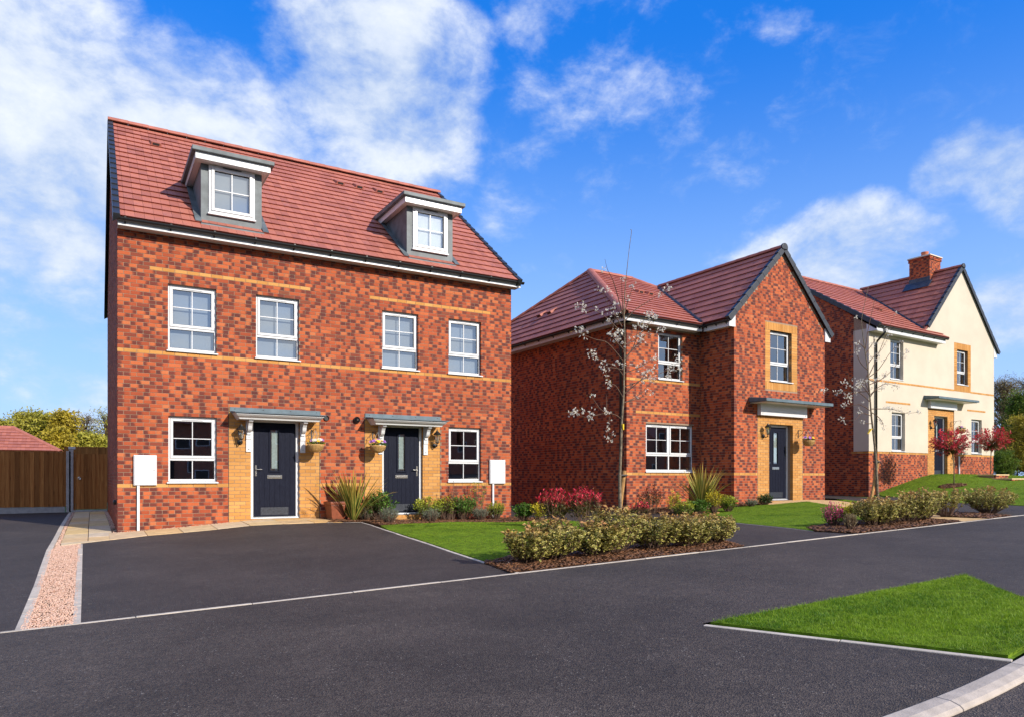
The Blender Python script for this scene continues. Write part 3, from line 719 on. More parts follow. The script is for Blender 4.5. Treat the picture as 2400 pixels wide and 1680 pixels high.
def brick_geo(mb, fr, a, b, c, d, ty, depth, r1, r2, proud=0.):
    base = len(mb.v); j0 = -proud
    mb.v += [fr(a, c, j0), fr(b, c, j0), fr(b, d, j0), fr(a, d, j0), fr(a, c, depth), fr(b, c, depth), fr(b, d, depth), fr(a, d, depth)]
    L = max(b-a, d-c); u1 = min(1., L/.215)
    if b-a >= d-c: us = (0, u1, u1, 0)
    else: us = (0, 0, 1, 1)
    mb.c += [(r1, r2, u, ty) for u in us]*2
    mb.f += [(base, base+1, base+2, base+3), (base+1, base+5, base+6, base+2), (base+4, base, base+3, base+7), (base+3, base+2, base+6, base+7), (base+4, base+5, base+1, base)]
def finish_bricks(h, limit=300, name='brickwork'):
    cand = sorted((i for i, b in enumerate(h.bricks) if b[8] and b[5]-b[4] > .06 and b[3]-b[2] > .09), key=lambda i: h.dist(h.bricks[i][1](h.bricks[i][2], h.bricks[i][4], 0)))[:limit]
    cand = set(cand); rest = MB(); rnd = random.Random(5)
    for i, (wo, fr, a, b, c, d, ty, dp, pk, pr) in enumerate(h.bricks):
        if i in cand:
            var = rnd.randrange(40); key = (round(b-a, 3), round(d-c, 3), ty, var, round(dp, 2))
            if key not in BMESH:
                rr = random.Random(var*7+int(ty)); m_ = MB()
                brick_geo(m_, lambda u, v, dd: (u, dd, v), 0, b-a, 0, d-c, ty, dp, rr.random(), rr.random(), pr); BMESH[key] = m_.mesh('brick', 'brick', attr=True)
            link('brick', BMESH[key], wo, loc=(fr(a, c, rnd.uniform(-.0015, .001))))
        else:
            j = rnd.uniform(-.0015, .001); brick_geo(rest, lambda u, v, dd, fr=fr, j=j: fr(u, v, dd+j), a, b, c, d, ty, dp, rnd.random(), rnd.random(), pr)
    if rest.v: tag(rest.build(name, 'brick', h.o, attr=True), kind='stuff')

# ------------------------------------------------------------------ roofs
def clip_poly(sub, clp):
    """Sutherland-Hodgman; clp convex, anticlockwise"""
    out = sub
    for (x1, y1), (x2, y2) in zip(clp, clp[1:]+clp[:1]):
        inp, out = out, []
        if not inp: break
        def sd(p): return (x2-x1)*(p[1]-y1)-(y2-y1)*(p[0]-x1)
        for i, p in enumerate(inp):
            q = inp[i-1]; a, b = sd(q), sd(p)
            if (a >= 0) != (b >= 0):
                t = a/(a-b); out.append((q[0]+(p[0]-q[0])*t, q[1]+(p[1]-q[1])*t))
            if b >= 0: out.append(p)
    return out
TMESH = {}
def slope(h, P0, U, V, poly, gauge=.33, tw=.33, split=True, lo=.044, hi=.012, pick=True):
    P0, U, V = Vector(P0), Vector(U).normalized(), Vector(V).normalized(); N = U.cross(V).normalized()
    if N.z < 0: N = -N
    if not h.roof: h.roof = MB()
    h.roof.prism([P0+U*u+V*v+N*.004 for u, v in poly], N*-.03)
    vmax = max(v for u, v in poly); umin = min(u for u, v in poly); umax = max(u for u, v in poly)
    k = 0; v = min(v for u, v in poly)
    while v < vmax-.02:
        off = 0 if k % 2 == 0 else tw/2
        u = umin-off
        while u < umax:
            rect = [(u+.0015, v), (u+tw-.0015, v), (u+tw-.0015, v+gauge+.04), (u+.0015, v+gauge+.04)]
            c = clip_poly(rect, poly)
            if len(c) >= 3:
                full = len(c) == 4 and abs(min(p[0] for p in c)-rect[0][0]) < 1e-4 and abs(max(p[0] for p in c)-rect[1][0]) < 1e-4 and abs(max(p[1] for p in c)-rect[2][1]) < 1e-4
                h.tiles.append((P0, U, V, N, c, v, gauge, full, u, tw, lo, hi, split, pick))
            u += tw
        v += gauge; k += 1
def tile_geo(mb, f, c, v0, gauge, lo, hi, r1, r2):
    base = len(mb.v); k = len(c)
    def top(v): return lo+(hi-lo)*min(1, (v-v0)/(gauge+.04))
    mb.v += [f(u, v, top(v)) for u, v in c]+[f(u, max(v, v0+.03), 0.) for u, v in c]
    mb.c += [(r1, r2, 0, 1)]*(2*k)
    mb.f.append(tuple(range(base, base+k)))
    for i in range(k): mb.f.append((base+k+i, base+k+(i+1) % k, base+(i+1) % k, base+i))
def halves(c, u, tw):
    m = u+tw/2; a = clip_poly(c, [(u-1, -99), (m-.0022, -99), (m-.0022, 99), (u-1, 99)]); b = clip_poly(c, [(m+.0022, -99), (u+tw+1, -99), (u+tw+1, 99), (m+.0022, 99)])
    return [q for q in (a, b) if len(q) >= 3]
def finish_roof(h, limit=300):
    roof = h.roof.build('roof', 'tile_under', h.o); rnd = random.Random(9)
    cand = sorted((i for i, t in enumerate(h.tiles) if t[7] and t[13]), key=lambda i: h.dist(h.tiles[i][0]+h.tiles[i][1]*h.tiles[i][8]+h.tiles[i][2]*h.tiles[i][5]))[:limit]
    cand = set(cand); rest = MB()
    for i, (P0, U, V, N, c, v0, g, full, u, tw, lo, hi, split, pk) in enumerate(h.tiles):
        if i in cand:
            var = rnd.randrange(14); key = (g, tw, lo, split, var)
            if key not in TMESH:
                rr = random.Random(var); m_ = MB()
                base = [(0.0015, 0), (tw-.0015, 0), (tw-.0015, g+.04), (.0015, g+.04)]
                for q in (halves(base, 0, tw) if split else [base]): tile_geo(m_, lambda a, b, n_: (a, b, n_), q, 0, g, lo, hi, rr.random(), rr.random())
                TMESH[key] = m_.mesh('roof_tile', 'tile', attr=True)
            o = link('roof_tile', TMESH[key], roof)
            p = P0+U*u+V*v0+N*rnd.uniform(0, .003)
            o.matrix_local = Matrix(((U.x, V.x, N.x, p.x), (U.y, V.y, N.y, p.y), (U.z, V.z, N.z, p.z), (0, 0, 0, 1)))
        else:
            r1, r2, j = rnd.random(), rnd.random(), rnd.uniform(0, .003)
            f = lambda a, b, n_: tuple(P0+U*a+V*b+N*(n_+j))
            for q in (halves(c, u, tw) if split else [c]): tile_geo(rest, f, q, v0, g, lo, hi, r1, r2)
    if rest.v: tag(rest.build('roof_tiling', 'tile', h.o, attr=True), kind='stuff')
    return roof
def ridge(h, a, b, roof, r=.115, ln=.45, m_='ridge', name='ridge_tile', drop=.05):
    a, b = Vector(a), Vector(b); d = b-a; L = d.length; k = max(1, round(L/ln)); d = d/k; t = d.normalized(); side = t.cross(Vector((0, 0, 1))).normalized(); up = side.cross(t)
    for i in range(k):
        mb = MB(); rings = []
        for q in (0., .9, 1.):
            p = a+d*(i+q)+t*(.002 if q == 0 else 0); rr = r*(1.0 if q < .85 else 1.07)
            if q == 1.: p = a+d*(i+1)-t*.002
            rings.append([p+side*rr*math.cos(an)+up*(rr*math.sin(an)*.85-drop) for an in [math.pi*j/8 for j in range(9)]]+[p+side*rr*.86*math.cos(an)+up*(rr*.86*math.sin(an)*.85-drop-.012) for an in [math.pi*j/8 for j in range(8, -1, -1)]])
        n_ = len(rings[0])
        for rg in rings: mb.v += [tuple(x) for x in rg]
        mb.c = [(0, 0, 0, 0)]*len(mb.v)
        for q in range(2):
            for j in range(n_): mb.f.append((q*n_+j, q*n_+(j+1) % n_, (q+1)*n_+(j+1) % n_, (q+1)*n_+j))
        mb.f += [tuple(range(n_-1, -1, -1)), tuple(range(2*n_, 3*n_))]
        mb.build(name, m_, roof)
def verge(h, roof, P0, V, L, out, gauge=.33, m_='verge', wid=.07, up=None):
    """stepped dry-verge caps along a gable edge. P0 eave end, V up-slope, out = outward (away from the roof)"""
    P0, V, out = Vector(P0), Vector(V).normalized(), Vector(out).normalized(); N = V.cross(out); N = N if N.z > 0 else -N
    k = max(1, round(L/gauge)); g = L/k
    for i in range(k):
        a = P0+V*(g*i-.02); b = P0+V*(g*(i+1)+.01); mb = MB()
        t0, t1 = .075, .048
        i_ = -out*.085; o_ = out*wid*.5
        mb.hexa([a+i_+N*.0, a+o_+N*-.10, b+o_+N*-.10, b+i_+N*.0, a+i_+N*t0, a+o_+N*t0, b+o_+N*t1, b+i_+N*t1])
        mb.build('verge_cap', m_, roof, bevel=.006)
def eaves(h, a, b, zs, zt, ov, inward, gut=True, name='fascia', ends=(.0, .0)):
    """fascia, soffit and gutter along the wall line a-b (local xy); inward = unit vector from wall to house"""
    a, b = Vector((*a, 0)), Vector((*b, 0)); t = (b-a).normalized(); a = a-t*ends[0]; b = b+t*ends[1]
    out = -Vector((*inward, 0)); L = (b-a).length
    def P(s, o, z): q = a+t*s+out*o; return (q.x, q.y, z)
    f = MB().hexa([P(0, ov-.018, zs-.012), P(L, ov-.018, zs-.012), P(L, ov, zs-.012), P(0, ov, zs-.012), P(0, ov-.018, zt), P(L, ov-.018, zt), P(L, ov, zt), P(0, ov, zt)]).build('fascia', 'upvc', h.o, bevel=.003)
    MB().hexa([P(.002, -.02, zs), P(L-.002, -.02, zs), P(L-.002, ov-.0185, zs), P(.002, ov-.0185, zs), P(.002, -.02, zs+.012), P(L-.002, -.02, zs+.012), P(L-.002, ov-.0185, zs+.012), P(.002, ov-.0185, zs+.012)]).build('soffit', 'soffit', h.o)
    if gut:
        g = MB(); r = .056; zc = zt-.005
        prof = [(r*math.cos(an), r*math.sin(an)) for an in [math.pi+math.pi*j/8 for j in range(9)]]+[(r*.9*math.cos(an), r*.9*math.sin(an)) for an in [2*math.pi-math.pi*j/8 for j in range(9)]]
        oc = ov+r+.004
        g.prism([P(-.05, oc-x, zc+z) for x, z in prof], (b-a)+t*.1)
        go = g.build('gutter', 'gutter', h.o)
        k = max(2, round(L/.85))
        for i in range(k+1):
            s0 = .12+(L-.24)*i/k; m_ = MB()
            m_.prism([P(s0-.016, oc-x, zc+z) for x, z in [(1.1*px_, 1.1*pz-.001) for px_, pz in prof[:9]]+[(r*1.1, .02), (-r*1.1, .012)]], t*.032)
            m_.prism([P(s0-.012, ov+.001, zc-.10), P(s0-.012, ov+.03, zc-.07), P(s0-.012, ov+.03, zc-.02), P(s0-.012, ov+.001, zc-.02)], t*.024)
            m_.build('gutter_bracket', 'gutter', go)
    return f

# ------------------------------------------------------------------ windows and doors
def rect_ring(mb, x0, x1, z0, z1, b, y0, y1, bt=None, bb=None):
    bt = b if bt is None else bt; bb = b if bb is None else bb
    mb.box(x0, x0+b, y0, y1, z0, z1); mb.box(x1-b, x1, y0, y1, z0, z1); mb.box(x0+b, x1-b, y0, y1, z1-bt, z1); mb.box(x0+b, x1-b, y0, y1, z0, z0+bb)
def panes(par, x0, x1, z0, z1, nx, nz, y, bar=.016):
    xs = np.linspace(x0, x1, nx+1); zs = np.linspace(z0, z1, nz+1)
    for i in range(1, nx): MB().box(xs[i]-bar/2, xs[i]+bar/2, y-.012, y+.014, z0, z1).build('glazing_bar', 'upvc', par)
    for i in range(1, nz): MB().box(x0, x1, y-.0115, y+.0135, zs[i]-bar/2, zs[i]+bar/2).build('glazing_bar', 'upvc', par)
    for i in range(nx):
        for j in range(nz):
            a, b, c, d = xs[i], xs[i+1], zs[j], zs[j+1]
            ty, tx = random.gauss(0, .0011), random.gauss(0, .0011)
            MB().poly([(a, y-ty-tx, c), (b, y+ty-tx, c), (b, y+ty+tx, d), (a, y-ty+tx, d)]).build('pane', 'glass', par)
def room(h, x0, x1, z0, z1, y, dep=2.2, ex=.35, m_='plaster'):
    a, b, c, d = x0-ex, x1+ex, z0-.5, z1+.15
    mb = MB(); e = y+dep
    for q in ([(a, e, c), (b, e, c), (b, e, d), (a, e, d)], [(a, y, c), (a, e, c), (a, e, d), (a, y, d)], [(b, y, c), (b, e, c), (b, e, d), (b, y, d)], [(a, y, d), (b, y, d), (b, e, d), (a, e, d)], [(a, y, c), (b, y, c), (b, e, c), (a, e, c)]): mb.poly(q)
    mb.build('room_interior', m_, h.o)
def window(h, x0, x1, z0, z1, y0=0., rec=.075, cols=1, split=.335, sill=True, pale_backing=0., sillover=.03):
    """casement over a fixed light, 2x2 panes above, 2 below"""
    fr = MB(); ya, yb = y0+rec, y0+rec+.065
    sb = .055 if sill else .0
    zb = z0+sb
    rect_ring(fr, x0, x1, zb, z1, .036, ya, yb)
    zt = zb+(z1-zb)*split; fr.box(x0+.036, x1-.036, ya, yb, zt-.022, zt+.022)
    wc = (x1-x0-.036*2)/cols
    for c in range(1, cols): fr.box(x0+.036+wc*c-.022, x0+.036+wc*c+.022, ya+.001, yb-.001, zb+.036, z1-.036)
    wo = fr.build('window', 'upvc', h.o, bevel=.004)
    for c in range(cols):
        a = x0+.036+wc*c+(.022 if c else 0); b = x0+.036+wc*(c+1)-(.022 if c < cols-1 else 0)
        s_ = MB(); rect_ring(s_, a+.003, b-.003, zt+.025, z1-.039, .052, ya-.016, yb-.02); s_.build('sash', 'upvc', wo, bevel=.006)
        g_ = MB(); rect_ring(g_, a+.055, b-.055, zt+.077, z1-.091, .006, ya-.004, ya+.02); g_.build('gasket', 'seal', wo)
        panes(wo, a+.058, b-.058, zt+.08, z1-.094, 2, 2, ya+.014)
        g_ = MB(); rect_ring(g_, a, b, zb+.036, zt-.022, .006, ya+.008, ya+.03); g_.build('gasket', 'seal', wo)
        panes(wo, a+.004, b-.004, zb+.04, zt-.026, 2, 1, ya+.026)
        m = (a+b)/2; hw = min(.2, (b-a)*.27)
        v_ = MB().box(m-hw, m+hw, ya-.024, ya-.0165, z1-.072, z1-.052); v_.build('trickle_vent', 'upvc', wo)
        MB().box(m-hw+.01, m+hw-.01, ya-.026, ya-.0242, z1-.069, z1-.0655).build('vent_slot', 'seal', wo)
    if sill:
        MB().hexa([(x0-.0, ya+.02, z0+.004), (x1+.0, ya+.02, z0+.004), (x1+sillover, y0-.045, z0+.004), (x0-sillover, y0-.045, z0+.004), (x0, ya+.02, zb), (x1, ya+.02, zb), (x1+sillover, y0-.045, z0+.030), (x0-sillover, y0-.045, z0+.030)]).build('sill', 'upvc', wo, bevel=.004)
    if pale_backing: MB().box(x0+.02, x1-.02, yb+.05, yb+.054, z1-(z1-z0)*pale_backing, z1).build('pale_backing', 'sky_reflection', wo)  # added sheet, its pale colour stands in for sky reflected in the panes
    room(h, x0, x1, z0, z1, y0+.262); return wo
def door(h, x0, x1, z0, z1, y0=0., rec=.07, hand=-1):
    fr = MB(); ya, yb = y0+rec, y0+rec+.07
    fr.box(x0, x0+.062, ya, yb, z0+.03, z1); fr.box(x1-.062, x1, ya, yb, z0+.03, z1); fr.box(x0+.062, x1-.062, ya, yb, z1-.062, z1)
    do = fr.build('door', 'upvc', h.o, bevel=.005)
    a, b, c, d = x0+.066, x1-.066, z0+.055, z1-.066
    W_ = b-a; m = (a+b)/2; gl, gr, gb, gt = m-W_*.105, m+W_*.105, c+(d-c)*.485, d-(d-c)*.072
    lf = MB(); yl = ya+.018
    lf.box(a, gl, yl+.006, yl+.045, c, d); lf.box(gr, b, yl+.006, yl+.045, c, d); lf.box(gl, gr, yl+.006, yl+.045, c, gb); lf.box(gl, gr, yl+.006, yl+.045, gt, d)
    # stiles, rails and the planks between them stand proud of the core
    lf.box(a, a+.115, yl, yl+.006, c, d); lf.box(b-.115, b, yl, yl+.006, c, d); lf.box(a+.115, b-.115, yl, yl+.006, d-.10, d); lf.box(a+.115, b-.115, yl, yl+.006, c, c+.19)
    pw = (b-a-.23)/6
    for i in range(6):
        p = a+.115+pw*i
        if p+pw < gl-.02 or p > gr+.02: lf.box(p+.004, p+pw-.004, yl+.001, yl+.006, c+.194, d-.104)
        else: lf.box(max(p, a)+.004, p+pw-.004, yl+.001, yl+.006, c+.194, gb-.05)
    lf.build('door_leaf', 'door_navy', do, bevel=.002)
    mo = MB(); rect_ring(mo, gl-.028, gr+.028, gb-.028, gt+.028, .034, yl-.012, yl+.004); mo.build('glazing_bead', 'door_navy', do, bevel=.006)
    MB().poly([(gl, yl+.012, gb), (gr, yl+.012, gb), (gr, yl+.012, gt), (gl, yl+.012, gt)]).build('pane', 'glass', do)
    pg = MB().box(gl+.035, gr-.035, yl+.02, yl+.024, gb+.05, gt-.05); pg.build('frosted_panel', 'frosted', do)
    bd = MB()
    for x in (gl+.026, gr-.026): bd.box(x-.004, x+.004, yl+.0125, yl+.018, gb, gt)
    for z in (gb+.03, gb+.045, gt-.03, gt-.045): bd.box(gl, gr, yl+.0125, yl+.0175, z-.003, z+.003)
    bd.build('leading', 'chrome', do)
    MB().box(gl-.005, gr+.005, yl+.03, yl+.034, gb-.01, gt+.01).build('glazing_back', 'seal', do)
    zl = gb-.13; lb = MB().box(m-.155, m+.155, yl-.008, yl, zl-.038, zl+.038); lb.box(m-.125, m+.125, yl-.014, yl-.008, zl-.022, zl+.012); lb.build('letterbox', 'chrome', do, bevel=.003)
    zh = c+(d-c)*.488; xh = a+.05 if hand < 0 else b-.05
    hd = MB().box(xh-.018, xh+.018, yl-.01, yl, zh-.12, zh+.11); hd.tube([(xh, yl-.008, zh+.02), (xh, yl-.05, zh+.02), (xh-hand*.12, yl-.052, zh+.022)], .010, 6); hd.box(xh-.012, xh+.012, yl-.014, yl-.01, zh-.09, zh-.05)
    hd.build('handle', 'chrome', do, bevel=.003)
    MB().box(a+.15, b-.15, yl-.004, yl, c+.02, c+.185).build('kick_plate', 'zinc_dark', do)
    MB().hexa([(x0+.0, yb, z0), (x1, yb, z0), (x1, ya-.03, z0), (x0, ya-.03, z0), (x0, yb, z0+.05), (x1, yb, z0+.05), (x1, ya-.03, z0+.022), (x0, ya-.03, z0+.022)]).build('threshold', 'sill_metal', do, bevel=.004)
    mb = MB(); mb.box(x0-.1, x1+.1, y0+.263, y0+.28, z0-.05, z1+.1); mb.build('hall_screen', 'seal', h.o)
    return do
mat('zinc_dark', (.030, .034, .046), .35, .6, .2, var=.6, vscale=45)
mat('sill_metal', (.62, .63, .65), .3, .5, .3)

def lantern(p, rz, label, up=True):
    """carriage lantern: p = wall point at the backplate, local -y points away from the wall"""
    t = thing('wall_lantern', label, 'wall lantern', p, rz, 'carriage lanterns beside the front doors')
    bp = MB(); bp.lathe([(.0, -.001), (.055, 0), (.058, .012), (.04, .02), (.0, .024)], seg=14)
    bp.v = [(x, -z, y) for x, y, z in bp.v]; bp.build('backplate', 'black_iron', t, smooth=True)
    MB().tube([(0, -.015, 0), (0, -.08, -.035), (0, -.15, -.02), (0, -.165, .045)], [.013, .012, .012, .016], 7).build('arm', 'black_iron', t, smooth=True)
    cx, cy = 0, -.165
    cg = MB(); cg.lathe([(.02, .04), (.042, .05), (.045, .062), (.03, .066)], (cx, cy, 0), 6)
    for j in range(6):
        an = math.pi/3*j+.3; cg.tube([(cx+.042*math.cos(an), cy+.042*math.sin(an), .06), (cx+.078*math.cos(an), cy+.078*math.sin(an), .255)], .0052, 4)
    cg.build('cage', 'black_iron', t)
    MB().lathe([(.034, .066), (.068, .25)], (cx, cy, 0), 6).build('lamp_glass', 'glass', t)
    MB().lathe([(.012, .064), (.016, .09), (.022, .13), (.018, .17), (.006, .18)], (cx, cy, 0), 8).build('bulb', 'lamp_glass', t, smooth=True)
    MB().lathe([(.095, .250), (.098, .258), (.07, .292), (.034, .325), (.03, .34), (.014, .348), (.012, .362), (.006, .38), (.001, .384)], (cx, cy, 0), 12).build('cap', 'black_iron', t, smooth=False)
    return t
def flower_geo(mb, p, r, n_, rng):
    a0 = rng.uniform(0, 6.28); n_ = Vector(n_).normalized(); s = n_.orthogonal().normalized(); q = n_.cross(s); rr = rng.random()
    for j in range(5):
        an = a0+j*1.2566; d = s*math.cos(an)+q*math.sin(an); e = s*-math.sin(an)+q*math.cos(an); p = Vector(p)
        b = len(mb.v); mb.v += [tuple(p), tuple(p+d*r*.6-e*r*.45+n_*.15*r), tuple(p+d*r+n_*.1*r), tuple(p+d*r*.6+e*r*.45+n_*.15*r)]
        mb.c += [(rr, 0, 0, 1), (rr, .3, 0, 1), (rr, .9, 0, 1), (rr, .3, 0, 1)]; mb.f.append((b, b+1, b+2, b+3))
def basket(p, rz, label, seed, reach=.34):
    """hanging basket on a scrolled wall bracket, p = top of the bracket on the wall, -y away from it"""
    t = thing('hanging_basket', label, 'hanging basket', p, rz, 'hanging baskets of pansies beside the front doors'); rng = random.Random(seed)
    br = MB().box(-.012, .012, -.008, 0, -.2, .04); br.tube([(0, -.006, .02), (0, -reach-.02, .045), (0, -reach-.035, .02), (0, -reach, .008)], .006, 5); br.tube([(0, -.006, -.17), (0, -.12, -.1), (0, -.2, .03)], .006, 5)
    br.tube([(0, -.05, -.02), (0, -.09, .02), (0, -.12, -.01), (0, -.08, -.04)], .005, 4); br.build('bracket', 'black_iron', t)
    zb = -.30; cy = -reach
    for j in range(3):
        an = 2.09*j+.5; MB().tube([(0, cy, .005), (.165*math.cos(an), cy+.165*math.sin(an), zb)], .0035, 4).build('chain', 'chain', t)
    bw = MB(); bw.lathe([(.03, -.165), (.09, -.155), (.14, -.10), (.17, -.03), (.178, 0), (.165, .004), (.15, -.02)], (0, cy, zb), 18); bw.build('basket_bowl', 'wicker', t, smooth=True)
    rb = MB()
    for k in range(6):
        z = -.02-.024*k; r_ = .176*math.sqrt(max(.05, 1-(k*.024+.02)**2/.03)); path = [(r_*math.cos(a*.349), cy+r_*math.sin(a*.349), zb+z+.004*math.sin(a*5)) for a in range(19)]; rb.tube(path, .008, 4, False)
    rb.build('basket_weave', 'wicker', t)
    lf = Leaves(seed)
    for _ in range(150):
        a = rng.uniform(0, 6.28); rr = .17*math.sqrt(rng.random()); lf.add(Vector((rr*math.cos(a), cy+rr*math.sin(a), zb+.01+rng.random()*.05*(1.2-rr/.17))), Vector((math.cos(a)*rr*5, math.sin(a)*rr*5, rng.uniform(.1, 1.))), rng.uniform(.03, .055), .022, .3)
    lf.build('foliage', 'leaf_green', t)
    for q, m_ in enumerate(['petal_purple']*6+['petal_yellow']*4+['petal_white']*2):
        a = rng.uniform(0, 6.28); rr = .15*math.sqrt(rng.random()); fm = MB()
        p0 = Vector((rr*math.cos(a), cy+rr*math.sin(a), zb+.07+.035*(1-rr/.15)+rng.uniform(0, .02)))
        for dd in range(3): flower_geo(fm, p0+Vector((rng.uniform(-.02, .02), rng.uniform(-.02, .02), rng.uniform(-.01, .012))), .044, (math.cos(a)*rr*4, math.sin(a)*rr*4-.55, .9), rng)
        fm.build('flower', m_, t, attr=True)
    return t

# ------------------------------------------------------------------ leaves
class Leaves:
    """diamond leaves with a folded midrib, gathered and written in one go"""
    def __init__(s, seed=0): s.P = []; s.D = []; s.L = []; s.W = []; s.T = []; s.rng = np.random.default_rng(seed)
    def add(s, p, d, l, w_, tip): s.P.append(tuple(p)); s.D.append(tuple(d)); s.L.append(l); s.W.append(w_); s.T.append(tip)
    def extend(s, P, D, L, W_, T): s.P += list(map(tuple, P)); s.D += list(map(tuple, D)); s.L += list(L); s.W += list(W_); s.T += list(T)
    def build(s, name, m_, parent=None, fold=.25):
        P = np.array(s.P, float); D = np.array(s.D, float); k = len(P); L = np.array(s.L)[:, None]; W_ = np.array(s.W)[:, None]
        D /= np.linalg.norm(D, axis=1, keepdims=True)+1e-9
        up = s.rng.normal(0, 1, (k, 3))*.75+np.array([0, 0, 1.])
        S = np.cross(D, up); S /= np.linalg.norm(S, axis=1, keepdims=True)+1e-9; N = np.cross(S, D)
        m = P+D*L*.5; V = np.stack([P, m-S*W_*.5+N*W_*fold, P+D*L-N*L*.12, m+S*W_*.5+N*W_*fold, m], 1)
        F = (np.array([(0, 4, 1), (1, 4, 2), (0, 3, 4), (3, 2, 4)])[None]+5*np.arange(k)[:, None, None]).reshape(-1, 3)
        col = np.zeros((k, 5, 4)); col[:, :, 0] = s.rng.uniform(0, 1, k)[:, None]; col[:, :, 1] = np.array([.35, 1, .5, 1, 0]); col[:, :, 2] = np.array(s.T)[:, None]; col[:, :, 3] = 1
        return npmesh(name, V.reshape(-1, 3), F, m_, col.reshape(-1, 4), parent)

# ================================================================== the tall semi-detached pair
S1 = -.145
h1 = House('semi_detached_house', 'three storey pair of red brick houses with two roof dormers and navy doors', 'house', 0, 0, S1+K, 0)
W1, D1, ZB = 8.81, 9.0, -1.25
WIN1 = [(.885, 1.785, 2.6625, 4.0125), (2.565, 3.465, 2.6625, 4.0125), (5.357, 6.257, 2.6625, 4.0125), (7.045, 7.945, 2.6625, 4.0125), (.89, 1.79, .0375, 1.3875), (7.045, 7.945, .0375, 1.3875)]
DOOR1 = [(2.46, 3.47, -.715, 1.40), (5.36, 6.37, -.70, 1.40)]
PAN1 = [(2.02, 3.91), (4.935, 6.825)]
PT = 1.6125
def in_pan(u, z): return z < PT and any(a < u < b for a, b in PAN1)
def ty1(u, z):
    k = round(z/.075)
    if in_pan(u, z): return 1
    if k in (0, 35): return 1
    if k == 57 and (.55 < u < 3.79 or 5.03 < u < 8.25): return 1
    return 0
holes1 = WIN1+DOOR1
wf = wall(h1, FRONT(0), .012, W1-.012, ZB, 5.2, holes1)
spl = [(q, -9, PT) for p in PAN1 for q in p]
lay(h1, wf, FRONT(0), 0, W1, ZB, 5.0, holes1, ty1, spl, pick=True)
PIT = (8.95-5.10)/4.88; RY = 4.5
def rz1(y): return 5.06+PIT*(.38+(y if y < RY else 9.0-y))-.06
wl = wall(h1, LEFT(0), .03, D1, ZB, 5.2, (), gable=[(.03, 5.2), (D1, 5.2), (RY, rz1(RY))], inner=False)
lay(h1, wl, LEFT(0), .1125, D1, ZB, 9., (), lambda u, z: 0, clip=lambda u, z: z < rz1(u)-.04)
wr = MB(); wr.poly([(W1, 0, ZB), (W1, D1, ZB), (W1, D1, 5.2), (W1, RY, rz1(RY)), (W1, 0, 5.2)]); wr.poly([(0, D1, ZB), (W1, D1, ZB), (W1, D1, 5.2), (0, D1, 5.2)]); wr.build('wall', 'brick_plain', h1.o)
finish_bricks(h1)
for i, o in enumerate(WIN1): window(h1, *o, pale_backing=1.0 if i < 4 else 0)
DO1 = [door(h1, *DOOR1[0], hand=-1), door(h1, *DOOR1[1], hand=1)]
# straight joints of dark sealant beside the buff panels
for a, b in PAN1:
    for x in (a, b): MB().box(x-.005, x+.005, -.0015, .02, ZB, PT).build('movement_joint', 'seal', h1.o)
# roof
VL = math.hypot(4.88, 8.95-5.10)
slope(h1, (-.05, -.38, 5.06), (1, 0, 0), (0, 4.88, 3.85), [(0, 0), (W1+.1, 0), (W1+.1, VL), (0, VL)], gauge=VL/19, tw=.335)
h1.roof.prism([(-.05, RY, 8.93), (W1+.05, RY, 8.93), (W1+.05, 9.38, 5.06), (-.05, 9.38, 5.06)], (0, 0, -.03))
rf1 = finish_roof(h1)
ridge(h1, (-.08, RY, 8.99), (W1+.06, RY, 8.99), rf1)
for x, s_ in ((-.05, -1), (W1+.05, 1)):
    verge(h1, rf1, (x, -.38, 5.06), (0, 4.88, 3.85), VL, (s_, 0, 0), gauge=VL/19)
    verge(h1, rf1, (x, 9.38, 5.06), (0, -4.88, 3.85), VL, (s_, 0, 0), gauge=VL/19)
eaves(h1, (0, 0), (W1, 0), 4.955, 5.075, .27, (0, 1), ends=(.0, .12))
# verge undercloak seen edge on, on the left gable
for px, py in ((366, 342), (798, 433), (843, 442), (890, 452)):
    # roof vent tile: intersect the ray with the roof plane
    d = dir_px(px, py); o = Vector((CAM[0], CAM[1], K)); N = Vector((0, -3.85, 4.88)).normalized(); P0 = Vector((0, -.38, 5.11+S1+K))
    t = (P0-o).dot(N)/d.dot(N); p = o+d*t-Vector((0, 0, S1+K)); v = Vector((0, 4.88, 3.85)).normalized()
    MB().hexa([p+Vector((-.13, 0, 0))-N*.03, p+Vector((.13, 0, 0))-N*.03, p+Vector((.13, 0, 0))+v*.3-N*.03, p+Vector((-.13, 0, 0))+v*.3-N*.03, p+Vector((-.10, 0, 0))+N*.075, p+Vector((.10, 0, 0))+N*.075, p+Vector((.13, 0, 0))+v*.3+N*.02, p+Vector((-.13, 0, 0))+v*.3+N*.02]).build('roof_vent', 'ridge', h1.o, bevel=.006)
    q = p-v*.012
    MB().hexa([q+Vector((-.07, 0, 0)), q+Vector((.07, 0, 0)), q+Vector((.07, 0, 0))+v*.02, q+Vector((-.07, 0, 0))+v*.02, q+Vector((-.07, 0, 0))+N*.055, q+Vector((.07, 0, 0))+N*.055, q+Vector((.07, 0, 0))+v*.02+N*.055, q+Vector((-.07, 0, 0))+v*.02+N*.055]).build('vent_grille', 'seal', h1.o)
